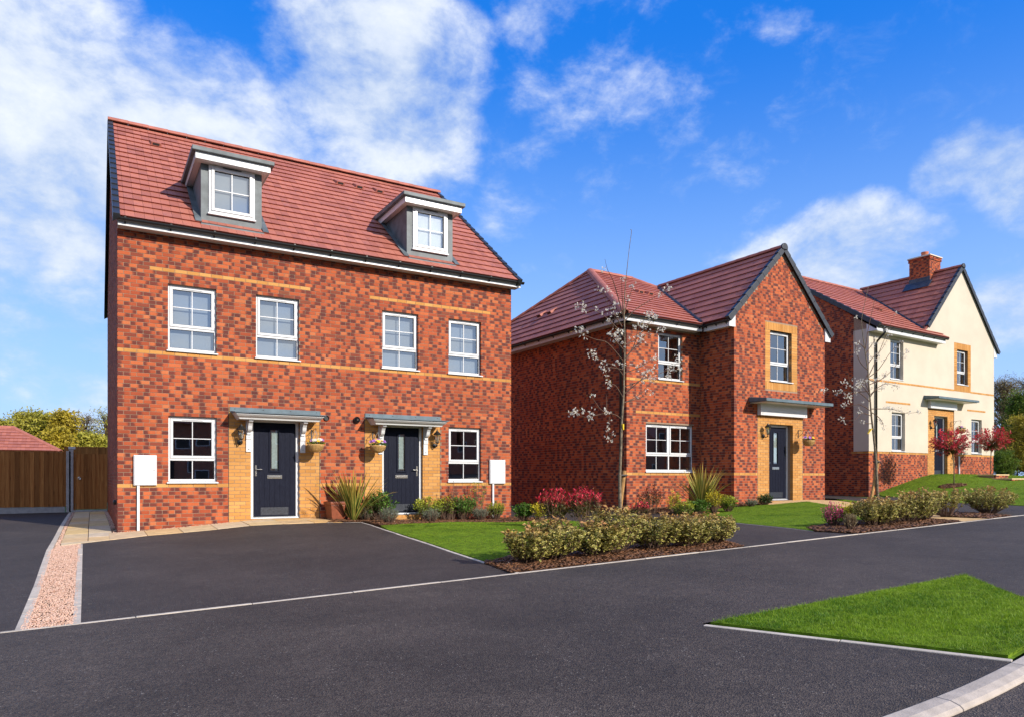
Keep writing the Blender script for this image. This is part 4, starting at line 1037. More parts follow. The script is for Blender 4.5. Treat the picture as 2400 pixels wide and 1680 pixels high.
# dormers
def dormer(h, x0, x1, y, zb, zt, pale_backing):
    yb = -.38+(zt+.25-5.06)/(3.85/4.88); m = (x0+x1)/2
    a, b, c, d = m-.45, m+.45, zb+.22, zt-.005
    ck = MB()                                    # lead-clad face round the window, cheeks going back into the roof
    for q in ((x0, a, zb-.1, zt), (b, x1, zb-.1, zt), (a, b, zb-.1, c)): ck.box(q[0], q[1], y, y+.06, q[2], q[3])
    for x in (x0, x1-.05): ck.prism([(x, y+.061, zb-.1), (x, y+.061, zt), (x, yb, zt), (x, yb-.0, zt-.3)], (.05, 0, 0))
    do = ck.build('dormer', 'lead', h.o)
    fs = MB(); fs.box(x0-.11, x1+.11, y-.22, yb, zt, zt+.012); fs.build('soffit', 'soffit', do)
    f2 = MB(); f2.box(x0-.13, x1+.13, y-.24, y-.22, zt-.01, zt+.125); f2.box(x0-.13, x0-.11, y-.22, yb+.1, zt-.01, zt+.125); f2.box(x1+.11, x1+.13, y-.22, yb+.1, zt-.01, zt+.125); f2.build('fascia', 'upvc', do, bevel=.003)
    MB().hexa([(x0-.20, y-.31, zt+.126), (x1+.20, y-.31, zt+.126), (x1+.20, yb+.25, zt+.126), (x0-.20, yb+.25, zt+.126), (x0-.20, y-.31, zt+.215), (x1+.20, y-.31, zt+.215), (x1+.20, yb+.3, zt+.255), (x0-.20, yb+.3, zt+.255)]).build('lead_cap', 'lead', do, bevel=.012)
    MB().hexa([(x0-.02, y-.17, zb-.16), (x1+.02, y-.17, zb-.16), (x1+.02, y-.004, zb-.045), (x0-.02, y-.004, zb-.045), (x0-.02, y-.17, zb-.07), (x1+.02, y-.17, zb-.07), (x1+.02, y-.004, zb+.045), (x0-.02, y-.004, zb+.045)]).build('apron_flashing', 'lead', do, bevel=.006)
    for s_, x in ((-1, x0), (1, x1)):
        P = Vector((x, y+.0, 0)); v = Vector((0, 4.88, 3.85)).normalized(); N = Vector((0, -3.85, 4.88)).normalized(); z0 = 5.06+(y+.38)*3.85/4.88
        p = Vector((x, y-.12, z0-.12*.789))+N*.05
        L = (yb-y)*1.2
        MB().hexa([p, p+Vector((s_*.12, 0, 0)), p+Vector((s_*.12, 0, 0))+v*L, p+v*L, p+N*.012, p+Vector((s_*.12, 0, 0))+N*.012, p+Vector((s_*.12, 0, 0))+v*L+N*.012, p+v*L+N*.012]).build('side_flashing', 'lead', do)
    # window: one sash of 2x2
    fr = MB(); rect_ring(fr, a, b, c, d, .045, y-.03, y+.035); fr.build('window_frame', 'upvc', do, bevel=.005)
    s_ = MB(); rect_ring(s_, a+.048, b-.048, c+.048, d-.048, .06, y-.05, y+.012); s_.build('sash', 'upvc', do, bevel=.008)
    g_ = MB(); rect_ring(g_, a+.108, b-.108, c+.108, d-.108, .007, y-.03, y+.0); g_.build('gasket', 'seal', do)
    panes(do, a+.11, b-.11, c+.11, d-.11, 2, 2, y-.004)
    MB().box(a-.02, b+.02, y-.06, y-.001, c-.035, c-.002).build('sill', 'upvc', do, bevel=.004)
    MB().box(m-.18, m+.18, y-.058, y-.0505, d-.034, d-.018).build('trickle_vent', 'seal', do)
    MB().box(a+.03, b-.03, y+.05, y+.054, c, d).build('pale_backing', 'backing_white' if pale_backing else 'sky_reflection', do)  # first dormer: sky reflection put into the sheet's grey; second: plain white sheet
mat('backing_white', (.86, .86, .86), .9, .1)
dormer(h1, 1.49, 2.68, 0., 5.34, 6.545, False); dormer(h1, 5.965, 7.155, 0., 5.34, 6.545, True)
# door canopies with corbel brackets
def canopy1(h, x0, x1, xb):
    c = MB()                                     # moulded white cornice
    pr = [(0, 1.50), (-.46, 1.475), (-.46, 1.45), (-.44, 1.437), (-.42, 1.42), (-.385, 1.405), (-.36, 1.385), (-.35, 1.36), (0, 1.36)]
    bot = lambda z: .02+.10*max(0, (1.475-z)/.115)
    L = [(x0+bot(z), y, z) for y, z in pr]; Rr = [(x1-bot(z), y, z) for y, z in pr]; k = len(pr)
    c.v = L+Rr; c.c = [(0, 0, 0, 0)]*(2*k); c.f = [tuple(range(k-1, -1, -1)), tuple(range(k, 2*k))]+[(i, (i+1) % k, k+(i+1) % k, k+i) for i in range(k)]
    co = c.build('canopy', 'upvc', h.o, bevel=.002)
    MB().hexa([(x0, -.002, 1.502), (x1, -.002, 1.502), (x1, -.50, 1.477), (x0, -.50, 1.477), (x0, -.002, 1.545), (x1, -.002, 1.545), (x1, -.50, 1.495), (x0, -.50, 1.495)]).build('roof_sheet', 'zinc', co, bevel=.004)
    MB().box(x0-.02, x1+.0, -.016, -.0025, 1.53, 1.625).build('flashing', 'zinc', co, bevel=.003)
    for i in range(4):
        x = x0+.08+(x1-x0-.16)*i/3; MB().box(x-.008, x+.008, -.02, -.0165, 1.58, 1.596).build('fixing', 'gutter', co)
    for x in xb:
        pl = MB().box(x-.055, x+.055, -.028, -.002, .70, 1.359); pl.box(x-.055, x+.055, -.045, -.0285, .96, 1.05); br = pl.build('bracket', 'upvc', co, bevel=.004)
        pf = [(-.0285, 1.359), (-.30, 1.359), (-.30, 1.325), (-.27, 1.31), (-.225, 1.285), (-.19, 1.24), (-.175, 1.19), (-.16, 1.16), (-.125, 1.13), (-.10, 1.12), (-.07, 1.12), (-.07, 1.06), (-.0285, 1.06)]
        MB().prism([(x-.042, y, z) for y, z in pf], (.084, 0, 0)).build('corbel', 'upvc', co, bevel=.005)
        for z in (.76, 1.0): MB().box(x-.006, x+.006, -.0475, -.028, z-.006, z+.006).build('fixing', 'gutter', co)
canopy1(h1, 2.06, 3.92, (2.415, 3.535)); canopy1(h1, 4.965, 6.825, (5.315, 6.435))
# flue and wall vents
fv = MB(); fv.lathe([(.062, -.004), (.062, .02), (.052, .03), (.05, .006)], seg=16); fv.v = [(x+4.057, -z, y+1.475) for x, y, z in fv.v]; fv.build('extract_vent', 'gutter', h1.o, smooth=False)
fv = MB(); fv.lathe([(.068, -.004), (.075, .05), (.06, .07), (.045, .05), (.02, .1), (.001, .1)], seg=16); fv.v = [(x+4.745, -z, y+1.465) for x, y, z in fv.v]; fv.build('boiler_flue', 'gutter', h1.o, smooth=False)
fv = MB(); fv.lathe([(.05, -.004), (.05, .05), (.03, .06)], seg=12); fv.v = [(-z, x+.55, y-.33) for x, y, z in fv.v]; fv.build('drain_cap', 'gutter', h1.o)
def meter(x0, x1, z0, z1, zg, xc, lab):
    t = thing('meter_box', lab, 'meter box', ((x0+x1)/2, 0, S1+K+z0), 0, 'white utility boxes on the brick front'); w_ = (x1-x0)/2; h_ = z1-z0
    MB().box(-w_, w_, -.055, -.0025, 0, h_).build('case', 'upvc', t, bevel=.008)
    MB().box(-w_+.014, w_-.010, -.067, -.0555, .012, h_-.014).build('door', 'upvc', t, bevel=.006)
    MB().tube([(w_-.05, -.066, h_*.49), (w_-.05, -.071, h_*.49)], .009, 8).build('lock', 'black_iron', t)
    MB().box(xc-.024, xc+.024, -.05, -.0025, zg-z0, -.0005).build('conduit', 'upvc', t, bevel=.006)
meter(.275, .68, .005, .60, -.93, -.12, 'white meter box between the corner by the side gate and a window')
meter(8.16, 8.61, .005, .61, -.90, -.12, 'white meter box above the planted bed at the end of the brick front')
lantern((2.24, -.002, S1+K+.90), 0, 'black lantern between ground floor window and first navy door of the pair')
lantern((6.67, -.002, S1+K+.93), 0, 'black lantern between the second navy door and ground floor window')
basket((3.73, -.002, S1+K+1.17), 0, 'pansy basket left of the two round wall vents on the brick pair', 3)
basket((5.13, -.002, S1+K+1.18), 0, 'pansy basket overlapping the white frame of the second navy door', 4)

# ================================================================== the hip-roofed house
h2 = House('detached_house', 'red brick detached house with hipped roof and a projecting gabled porch bay', 'house', 12.24, -.423, .12+K, 1.6)
WX0, WX1, WY = 2.859, 7.003, -1.264
U2 = (1.178, 2.13, 2.6625, 4.04); G2_ = (.71, 2.60, .0375, 1.42)
hm = [U2, G2_]
wm = wall(h2, FRONT(0), .012, WX0+.02, -1.3, 4.5, hm)
def ty2(u, z):
    k = round(z/.075)
    return 1 if k in (0, 35) or (k == 23 and u > .23) else 0
lay(h2, wm, FRONT(0), 0, WX0, -1.3, 4.13, hm, ty2, pick=True)
UW = (1.55+WX0, 2.53+WX0, 2.70, 4.20); DW = (1.50+WX0, 2.59+WX0, -.77, 1.4625)
SUR = (1.325+WX0, 2.79+WX0, 2.475, 4.425); PW = (.99+WX0, 3.06+WX0)
apx = (WX0+WX1)/2
def wz(u): return 6.66-abs(u-apx)*1.0
ww = wall(h2, FRONT(WY), WX0+.012, WX1-.012, -1.3, 4.5, [UW, DW], gable=[(WX0, 4.5), (WX1, 4.5), (apx, wz(apx))])
def tyw(u, z):
    if PW[0] < u < PW[1] and z < 1.70: return 1
    return 1 if round(z/.075) == 0 else 0
lay(h2, ww, FRONT(WY), WX0, WX1, -1.3, 6.6, [DW, SUR], tyw, [(q, -9, 1.70) for q in PW], clip=lambda u, z: z < wz(u)-.04, pick=True, phase=WX0)
soldier(h2, ww, FRONT(WY), SUR[0], SUR[1], UW[3], SUR[3], pick=True); soldier(h2, ww, FRONT(WY), SUR[0], SUR[1], SUR[2], UW[2], pick=True)
soldier(h2, ww, FRONT(WY), SUR[0], UW[0], UW[2], UW[3], vert=False); soldier(h2, ww, FRONT(WY), UW[1], SUR[1], UW[2], UW[3], vert=False)
wc = wall(h2, LEFT(WX0), WY+.03, .0, -1.3, 4.6, (), inner=False); lay(h2, wc, LEFT(WX0), WY+.1125, 0, -1.3, 4.35, (), lambda u, z: 1 if round(z/.075) == 0 else 0, phase=WY)
wl = wall(h2, LEFT(0), .03, 9.5, -1.3, 4.5, (), inner=False); lay(h2, wl, LEFT(0), .1125, 9.5, -1.3, 4.2, (), lambda u, z: 0)
q = MB(); q.poly([(WX1, WY, -1.3), (WX1, 9.5, -1.3), (WX1, 9.5, 4.5), (WX1, WY, 4.5)]); q.poly([(0, 9.5, -1.3), (WX1, 9.5, -1.3), (WX1, 9.5, 4.5), (0, 9.5, 4.5)]); q.build('wall', 'brick_plain', h2.o)
finish_bricks(h2)
window(h2, *U2, rec=.08); window(h2, *G2_, rec=.08, cols=2); window(h2, *UW, y0=WY, rec=.12)
door(h2, *DW, y0=WY, rec=.18, hand=-1)
# roof planes: main slope, left hip, two wing slopes
e0 = .40; ze = 4.29; ry, rzz = 4.75, 7.09; ha, hb = 2.5, 4.35
p0 = (-e0, -e0, ze); Vm = Vector((0, ry+e0, rzz-ze)); Lm = Vm.length
slope(h2, p0, (1, 0, 0), Vm, [(0, 0), (WX1+2*e0, 0), (hb+e0, Lm), (ha+e0, Lm)], gauge=.335, split=False, tw=.335)
Vh = Vector((ha+e0, 0, rzz-ze)); Lh = Vh.length; back = 2*(ry+e0)
slope(h2, (-e0, -e0+back, ze), (0, -1, 0), Vh, [(0, 0), (back, 0), (back/2, Lh)], gauge=.335, split=False, tw=.335)
h2.roof.prism([(-e0, -e0+back, ze), (WX1+e0, -e0+back, ze), (hb, ry, rzz), (ha, ry, rzz)], (0, 0, -.02)); h2.roof.prism([(WX1+e0, -e0, ze), (WX1+e0, -e0+back, ze), (hb, ry, rzz)], (0, 0, -.02))
wo_ = .28; we = 4.33; Lw = math.hypot(apx-WX0+wo_, apx-WX0+wo_); yv = WY-.05; yb_ = 4.1
slope(h2, (WX0-wo_, yb_, we), (0, -1, 0), (1, 0, 1), [(0, 0), (yb_-yv, 0), (yb_-yv, Lw), (0, Lw)], gauge=Lw/10, split=False, tw=.335)
slope(h2, (WX1+wo_, yv, we), (0, 1, 0), (-1, 0, 1), [(0, 0), (yb_-yv, 0), (yb_-yv, Lw), (0, Lw)], gauge=Lw/10, split=False, tw=.335, pick=False)
rf2 = finish_roof(h2)
wr_ = we+(apx-WX0+wo_)
ridge(h2, (apx, yv-.02, wr_+.04), (apx, 3.85, wr_+.04), rf2); ridge(h2, (ha-.05, ry, rzz+.045), (hb+.05, ry, rzz+.045), rf2)
ridge(h2, (-e0-.03, -e0-.03, ze+.035), (ha, ry, rzz+.04), rf2, r=.13, ln=.36); ridge(h2, (-e0, -e0+back, ze+.035), (ha, ry, rzz+.04), rf2, r=.12, ln=.4); ridge(h2, (WX1+e0, -e0, ze), (hb, ry, rzz+.04), rf2, r=.12, ln=.4)
verge(h2, rf2, (WX0-wo_, yv, we), (1, 0, 1), Lw, (0, -1, 0), gauge=Lw/10, wid=.10); verge(h2, rf2, (WX1+wo_, yv, we), (-1, 0, 1), Lw, (0, -1, 0), gauge=Lw/10, wid=.10)
MB().prism([(apx+.13*math.cos(a), yv-.075, wr_-.01+.13*math.sin(a)) for a in [math.pi*j/10*1.3-.47 for j in range(11)]], (0, .07, 0)).build('ridge_end_cap', 'verge', h2.o, bevel=.008)
eaves(h2, (0, 0), (WX0-.25, 0), 4.13, 4.285, e0-.09, (0, 1), ends=(e0-.09, .0)); eaves(h2, (0, 0), (0, 9.5), 4.13, 4.285, e0-.09, (1, 0), ends=(e0-.11, .0))
eaves(h2, (WX0, WY), (WX0, -.32), 4.13, 4.30, .20, (1, 0), ends=(.02, .0))
for x, s_ in ((WX0, -1), (WX1, 1)):         # white box ends below the verges
    MB().prism([(x-s_*.02, WY-.035, 4.115), (x+s_*.24, WY-.035, 4.115), (x+s_*.24, WY-.035, 4.30), (x-s_*.02, WY-.035, 4.52)], (0, .05, 0)).build('eaves_box', 'upvc', h2.o, bevel=.003)
# lead valley between main slope and wing
zv = lambda x: we+(x-(WX0-wo_)); yv_ = lambda z: -e0+(z-ze)/((rzz-ze)/(ry+e0))
pa = [(x, yv_(zv(x)), zv(x)+.05) for x in (WX0-wo_+.0, 3.4, 4.2, apx)]
MB().tube(pa, .05, 5).build('valley', 'verge', h2.o)
MB().tube([(-.09, -.0, 4.05), (-.10, .05, 3.85), (-.06, .18, 3.7), (-.06, .18, -1.1)], .036, 8).build('downpipe', 'gutter', h2.o, smooth=True)
MB().tube([(-.30, .18, 4.2), (-.28, .18, 4.08), (-.06, .18, 3.8), (-.06, .18, 3.6)], .036, 8).build('downpipe', 'gutter', h2.o, smooth=True)
def vent_tile(h, p, u, v, N):
    p, u, v, N = Vector(p), Vector(u).normalized(), Vector(v).normalized(), Vector(N).normalized()
    MB().hexa([p-u*.13, p+u*.13, p+u*.13+v*.3, p-u*.13+v*.3, p-u*.11+N*.12, p+u*.11+N*.12, p+u*.13+v*.3+N*.05, p-u*.13+v*.3+N*.05]).build('roof_vent', 'ridge', h.o, bevel=.006)
    q = p-v*.01+N*.045; MB().hexa([q-u*.07, q+u*.07, q+u*.07+v*.02, q-u*.07+v*.02, q-u*.07+N*.05, q+u*.07+N*.05, q+u*.07+v*.02+N*.05, q-u*.07+v*.02+N*.05]).build('vent_grille', 'seal', h.o)
Nm = Vector((0, -(rzz-ze), ry+e0)); Nh = Vector((-(rzz-ze), 0, ha+e0))
def on_roof(h, px, py, P0, N):
    d = dir_px(px, py); o = Vector((CAM[0], CAM[1], K)); R3 = h.M.to_3x3(); Nw = R3@N; t = (h.W(P0)-o).dot(Nw)/d.dot(Nw); return h.M.inverted()@(o+d*t)
for px, py in ((1502, 690), (1525, 694)): vent_tile(h2, on_roof(h2, px, py, p0, Nm), (1, 0, 0), Vm, Nm)
for px, py in ((1265, 745), (1289, 738)): vent_tile(h2, on_roof(h2, px, py, p0, Nh), (0, -1, 0), Vh, Nh)
def canopy2(h, x0, x1, y0, z, dep, bx0, bx1, bz0, bz1):
    c = MB().hexa([(x0, y0-.002, z), (x1, y0-.002, z), (x1, y0-dep, z-.02), (x0, y0-dep, z-.02), (x0, y0-.002, z+.14), (x1, y0-.002, z+.14), (x1, y0-dep, z+.065), (x0, y0-dep, z+.065)])
    co = c.build('canopy', 'zinc', h.o, bevel=.006)
    MB().box(x0+.06, x1-.06, y0-dep+.06, y0-.0025, z-.035, z-.0205).build('soffit', 'soffit', co)
    b = MB().box(bx0, bx1, y0-.13, y0-.0025, bz0, z-.036); b.build('fascia_board', 'upvc', co, bevel=.005)
    for x in (bx0+.08, bx1-.08): MB().box(x-.01, x+.01, y0-.135, y0-.13, bz0+.05, bz0+.07).build('fixing', 'gutter', co)
canopy2(h2, .60+WX0, 3.66+WX0, WY, 2.06, .62, .98+WX0, 3.09+WX0, 1.70, 1.95)
def lw(h, p): q = h.W(p); return (q.x, q.y, q.z)
lantern(lw(h2, (1.24+WX0, WY-.002, 1.10)), R(1.6), 'black lantern left of the navy door under the flat grey canopy on red brick')
basket(lw(h2, (2.84+WX0, WY-.002, 1.30)), R(1.6), 'pansy basket right of the navy door in the red brick bay', 5, .36)

# ================================================================== the cream house
h3 = House('rendered_house', 'cream rendered house with brick plinth, front gable and red brick chimney', 'house', 23.748, -.05, .94+K, 2.0)
W3 = 9.35
A3 = (1.36, 2.24, 2.72, 4.24); B3 = (1.46, 2.36, .045, 1.52); C3 = (6.23, 7.11, 2.86, 4.30); E3 = (7.40, 8.28, .07, 1.52); DR3 = (4.51, 5.52, -.86, 1.52)
ho3 = [A3, B3, C3, E3, DR3]; ax3 = 6.55
def gz3(u): return 7.66-abs(u-ax3)*1.03
wf = wall(h3, FRONT(0), .012, W3-.012, -2., 4.6, ho3, gable=[(3.70, 4.6), (W3, 4.6), (W3, gz3(W3)), (ax3, gz3(ax3)), (3.70, gz3(3.70))])
P3 = (4.0, 5.99)
lay(h3, wf, FRONT(0), 0, W3, -2., .04, [DR3, E3, B3], lambda u, z: 1 if abs(z) < .03 or P3[0] < u < P3[1] else 0, [(q, -9, 1.8) for q in P3], pick=True)
lay(h3, wf, FRONT(0), P3[0], P3[1], .04, 1.80, [DR3], lambda u, z: 1, pick=True)
for a, b, k in ((0, W3, 35), (1.07, 2.71, 25), (7.05, 8.58, 25)): lay(h3, wf, FRONT(0), a, b, k*.075-.035, k*.075+.035, [C3, (5.99, 7.35, 2.55, 4.6)], lambda u, z: 1, proud=.028)
S3 = (5.99, 7.35, 2.60, 4.56)
soldier(h3, wf, FRONT(-.02), S3[0], S3[1], C3[3], S3[3], depth=.12); soldier(h3, wf, FRONT(-.02), S3[0], S3[1], S3[2], C3[2], depth=.12)
soldier(h3, wf, FRONT(-.02), S3[0], C3[0], C3[2], C3[3], depth=.12, vert=False); soldier(h3, wf, FRONT(-.02), C3[1], S3[1], C3[2], C3[3], depth=.12, vert=False)
# render coat, 20 mm proud of the brick, with its openings
rm = MB(); rh = [(A3[0], A3[1], A3[2], A3[3]), (B3[0], B3[1], -1, B3[3]), (E3[0], E3[1], -1, E3[3]), (S3[0], S3[1], S3[2], S3[3]), (P3[0], P3[1], -1, 1.80)]
us = sorted({0, W3, *[q for o in rh for q in o[:2]], 3.70}); zs = sorted({.04, 2.59, 2.66, 4.5, *[q for o in rh for q in o[2:] if q > .04]})
for a, b in zip(us[:-1], us[1:]):
    for c, d in zip(zs[:-1], zs[1:]):
        um, zm = (a+b)/2, (c+d)/2
        if any(o[0] < um < o[1] and o[2] < zm < o[3] for o in rh) or (4.5 < zm and um < 3.7): continue
        if abs(zm-2.625) < .03: continue
        rm.box(a-.0 if a > 0 else -.02, b, -.02, .012, c, d)
rm.prism([(3.70, -.02, zs[-1]), (5.99 if zs[-1] > 4.5 else 3.7, -.02, zs[-1]), (W3, -.02, zs[-1]), (W3, -.02, gz3(W3)), (ax3, -.02, gz3(ax3)), (3.70, -.02, gz3(3.70))], (0, .03, 0))
# reveals in render
for o in (A3, B3, E3):
    rm.box(o[1], o[1]+.015, .0125, .10, max(o[2], .04), o[3]); rm.box(o[0]-.015, o[0], .0125, .10, max(o[2], .04), o[3]); rm.box(o[0], o[1], .0125, .10, o[3], o[3]+.015)
rm.box(-.02, .012, .013, .57, .04, 4.45)
rm.build('render_coat', 'render', h3.o)
wl = wall(h3, LEFT(0), .03, 8.4, -2., 4.6, (), gable=[(.03, 4.6), (8.4, 4.6), (4.2, 7.5)], inner=False)
lay(h3, wl, LEFT(0), .1125, 8.4, -2., 7.4, [(0, .575, .04, 5)], lambda u, z: 1 if abs(z) < .03 and u < .575 else 0, clip=lambda u, z: z < 4.80+.655*min(u, 8.4-u)-.03)
q = MB(); q.poly([(W3, 0, -2), (W3, 8.4, -2), (W3, 8.4, 4.6), (W3, 0, 4.6)]); q.poly([(0, 8.4, -2), (W3, 8.4, -2), (W3, 8.4, 4.6), (0, 8.4, 4.6)]); q.build('wall', 'brick_plain', h3.o)
finish_bricks(h3)
for o in (A3, B3, C3, E3): window(h3, *o, rec=.10, sillover=.02, pale_backing=0)
door(h3, *DR3, rec=.14, hand=-1)
e3 = .42; ze3 = 4.52; m3 = .655; ry3 = 4.2; V3 = Vector((0, ry3+e3, m3*(ry3+e3))); L3 = V3.length
slope(h3, (-.05, -e3, ze3), (1, 0, 0), V3, [(0, 0), (4.85, 0), (6.8, L3), (0, L3)], gauge=L3/16, split=False, tw=.335)
h3.roof.prism([(-.05, 8.4+e3, ze3), (W3, 8.4+e3, ze3), (W3, ry3, ze3+V3.z), (-.05, ry3, ze3+V3.z)], (0, 0, -.02)); h3.roof.prism([(6.5, ry3, ze3+V3.z), (W3, ry3, ze3+V3.z), (W3, 0, ze3+.3), (8, 0, ze3+.3)], (0, 0, -.02))
hw = 3.15; we3 = 7.70-hw*1.03; Lw3 = hw*math.hypot(1, 1.03)
slope(h3, (ax3-hw, 4.3, we3), (0, -1, 0), (1, 0, 1.03), [(0, 0), (4.36, 0), (4.36, Lw3), (0, Lw3)], gauge=Lw3/13, split=True, tw=.335)
slope(h3, (ax3+hw, -.06, we3), (0, 1, 0), (-1, 0, 1.03), [(0, 0), (4.36, 0), (4.36, Lw3), (0, Lw3)], gauge=Lw3/13, split=False, tw=.335, pick=False)
rf3 = finish_roof(h3)
ridge(h3, (ax3, -.08, 7.745), (ax3, 4.3, 7.745), rf3); ridge(h3, (-.08, ry3, ze3+V3.z+.045), (6.3, ry3, ze3+V3.z+.045), rf3)
verge(h3, rf3, (-.05, -e3, ze3), V3, L3, (-1, 0, 0), gauge=L3/16, wid=.12)
verge(h3, rf3, (ax3-hw+.5, -.06, we3+.515), (1, 0, 1.03), Lw3-.72, (0, -1, 0), gauge=Lw3/13, wid=.10); verge(h3, rf3, (ax3+hw, -.06, we3), (-1, 0, 1.03), Lw3, (0, -1, 0), gauge=Lw3/13, wid=.10)
MB().prism([(ax3+.12*math.cos(a), -.145, 7.70+.12*math.sin(a)) for a in [math.pi*j/10*1.3-.47 for j in range(11)]], (0, .06, 0)).build('ridge_end_cap', 'verge', h3.o, bevel=.008)
eaves(h3, (0, 0), (4.72, 0), 4.33, 4.515, e3-.10, (0, 1), ends=(.02, .0))
MB().prism([(-.05, -.36, 4.33), (-.05, .05, 4.33), (-.05, .05, 4.62)], (.06, 0, 0)).build('eaves_box', 'upvc', h3.o)
MB().prism([(W3-.02, -.03, 4.25), (W3+.26, -.03, 4.25), (W3+.26, -.03, 4.45), (W3-.02, -.03, 4.75)], (0, .05, 0)).build('eaves_box', 'upvc', h3.o)
zv = lambda x: we3+(x-(ax3-hw))*1.03
MB().tube([(x, -e3+(zv(x)-ze3)/m3, zv(x)+.055) for x in (3.75, 4.6, 5.5, 6.45)], .05, 5).build('valley', 'verge', h3.o)
MB().tube([(.42, -e3+.04, 4.45), (.42, -e3+.05, 4.30), (.36, -.12, 4.02), (.36, -.075, 3.95), (.36, -.075, -1.7)], .038, 8).build('downpipe', 'gutter', h3.o, smooth=True)
vent_tile(h3, on_roof(h3, 2063, 731, (-.05, -e3, ze3), Vector((0, -m3, 1))), (1, 0, 0), V3, Vector((0, -m3, 1)))
canopy2(h3, 3.67, 6.80, 0, 2.14, .60, 4.0, 6.02, 1.80, 2.0)
# chimney
hc = House.__new__(House); hc.o = h3.o; hc.M = h3.M; hc.bricks = []; hc.tiles = []; hc.roof = None
cx0, cx1, cy0, cy1, cz0, cz1 = 6.10, 6.98, 1.0, 1.85, 6.9, 8.36
ch = MB().box(cx0+.006, cx1-.006, cy0+.006, cy1-.006, cz0, cz1).build('chimney', 'mortar', h3.o)
lay(hc, ch, FRONT(cy0), cx0, cx1, cz0, cz1-.17, depth=.05); lay(hc, ch, LEFT(cx0), cy0+.055, cy1, cz0, cz1-.17, depth=.05); lay(hc, ch, RIGHT(cx1), cy0+.055, cy1, cz0, cz1-.17, depth=.05)
lay(hc, ch, FRONT(cy0-.03), cx0-.03, cx1+.03, cz1-.17, cz1, depth=.05); lay(hc, ch, LEFT(cx0-.03), cy0+.025, cy1+.03, cz1-.17, cz1, depth=.05); lay(hc, ch, RIGHT(cx1+.03), cy0+.025, cy1+.03, cz1-.17, cz1, depth=.05)
finish_bricks(hc, 0, 'chimney_brickwork')
MB().hexa([(cx0-.07, cy0-.07, cz1), (cx1+.07, cy0-.07, cz1), (cx1+.07, cy1+.07, cz1), (cx0-.07, cy1+.07, cz1), (cx0-.05, cy0-.05, cz1+.06), (cx1+.05, cy0-.05, cz1+.06), (cx1+.05, cy1+.05, cz1+.06), (cx0-.05, cy1+.05, cz1+.06)]).build('capping', 'render', ch, bevel=.01)
MB().lathe([(.16, .05), (.15, .09), (.135, .26), (.15, .28), (.15, .31), (.11, .31), (.10, .12)], ((cx0+cx1)/2, (cy0+cy1)/2, cz1), 14).build('chimney_pot', 'chimney_pot', ch, smooth=True)
mat('lead_blue', (.035, .05, .075), .45, .5, .2, var=.3, vscale=5)
MB().box(cx0-.014, cx0-.002, cy0-.014, cy1+.01, 6.9, 7.50).build('flashing', 'lead_blue', ch); MB().prism([(cx0-.33, cy0-.12, 6.995), (cx0-.33, cy1+.12, 6.995), (cx0+.0, cy1+.12, 7.335), (cx0+.0, cy0-.12, 7.335)], (-.01, 0, .012)).build('flashing', 'lead_blue', ch)
lantern(lw(h3, (4.26, -.002, 1.05)), R(2), 'black lantern left of the dark door of the cream house')
basket(lw(h3, (5.78, -.002, 1.32)), R(2), 'pansy basket right of the dark door of the cream house', 6, .36)
MB().box(6.35, 6.41, -.05, -.003, -1.2, -.04).build('conduit', 'upvc', h3.o, bevel=.006)

# ================================================================== fence, gate, garage on the left
gY = 8.75
fx1 = atY(157, gY); fx0 = fx1-14.
def zr(rel): return rel+K
ft = thing('timber_fence', 'brown close board fence with concrete posts beside the side gate', 'fence', (fx1, gY, H(fx1, gY)))
top = zr((HY-1058.5)/FPX*(13.8+.8614*gY+.5079*fx1)) - H(fx1, gY)
nb = 0; x = .0
bw = .115
def board(w_, hgt, z0, th=.016): return MB().hexa([(0, -.004, z0), (w_, .004-.022, z0), (w_, .02-.022, z0), (0, .004, z0), (0, -.004, z0+hgt), (w_, .004-.022, z0+hgt), (w_, .02-.022, z0+hgt), (0, .004, z0+hgt)])
bm_ = board(bw+.012, top-.17, .16).mesh('board', 'fence_wood')
while x > fx0-fx1:
    if True:
        o = link('board', bm_, ft, loc=(x-bw, random.uniform(-.003, .003), random.uniform(-.004, .004)))
    x -= bw
MB().box(fx0-fx1, -.05, -.012, .03, top-.008, top+.022).build('capping_rail', 'fence_wood', ft)
MB().box(fx0-fx1, -.05, .0, .05, -.1, .155).build('gravel_board', 'post_concrete', ft, bevel=.005)
for i in range(8): MB().box(-.02-1.9*i, .10-1.9*i, -.05, .06, -.3, top+.03).build('post', 'post_concrete', ft, bevel=.008)
gx0, gx1 = atY(177, gY), -.03
gt = thing('side_gate', 'brown boarded side gate with a ring handle against the brick wall', 'gate', (gx0, gY, H(-.4, gY)))
gw = gx1-gx0; k = 8; top2 = top-.02
gm = board(gw/k+.008, top2-.10, .07).mesh('board', 'fence_wood')
for i in range(k): link('board', gm, gt, loc=(gw*i/k, -.01+random.uniform(-.002, .002), 0))
for z in (.3, 1., top2-.2): MB().box(.01, gw-.01, .02, .06, z, z+.1).build('rail', 'fence_wood', gt)
MB().box(-.165, -.052, -.05, .05, -.2, top2+.1).build('gate_post', 'post_concrete', gt, bevel=.006); MB().box(-.05, -.004, -.03, .06, -.2, top2).build('gate_stop', 'fence_wood', gt)
MB().box(-.175, .0, -.06, .06, top2+.1, top2+.17).build('post_cap', 'upvc', gt, bevel=.01)
MB().tube([(.10+.035*math.cos(a*.5236), -.04, .98+.035*math.sin(a*.5236)) for a in range(13)], .008, 6).build('ring_handle', 'chrome', gt); hb_ = MB(); hb_.lathe([(.045, 0), (.045, .006), (.02, .014)], seg=12); hb_.v = [(x+.10, -.022-z, y+.98) for x, y, z in hb_.v]; hb_.build('handle_plate', 'chrome', gt)
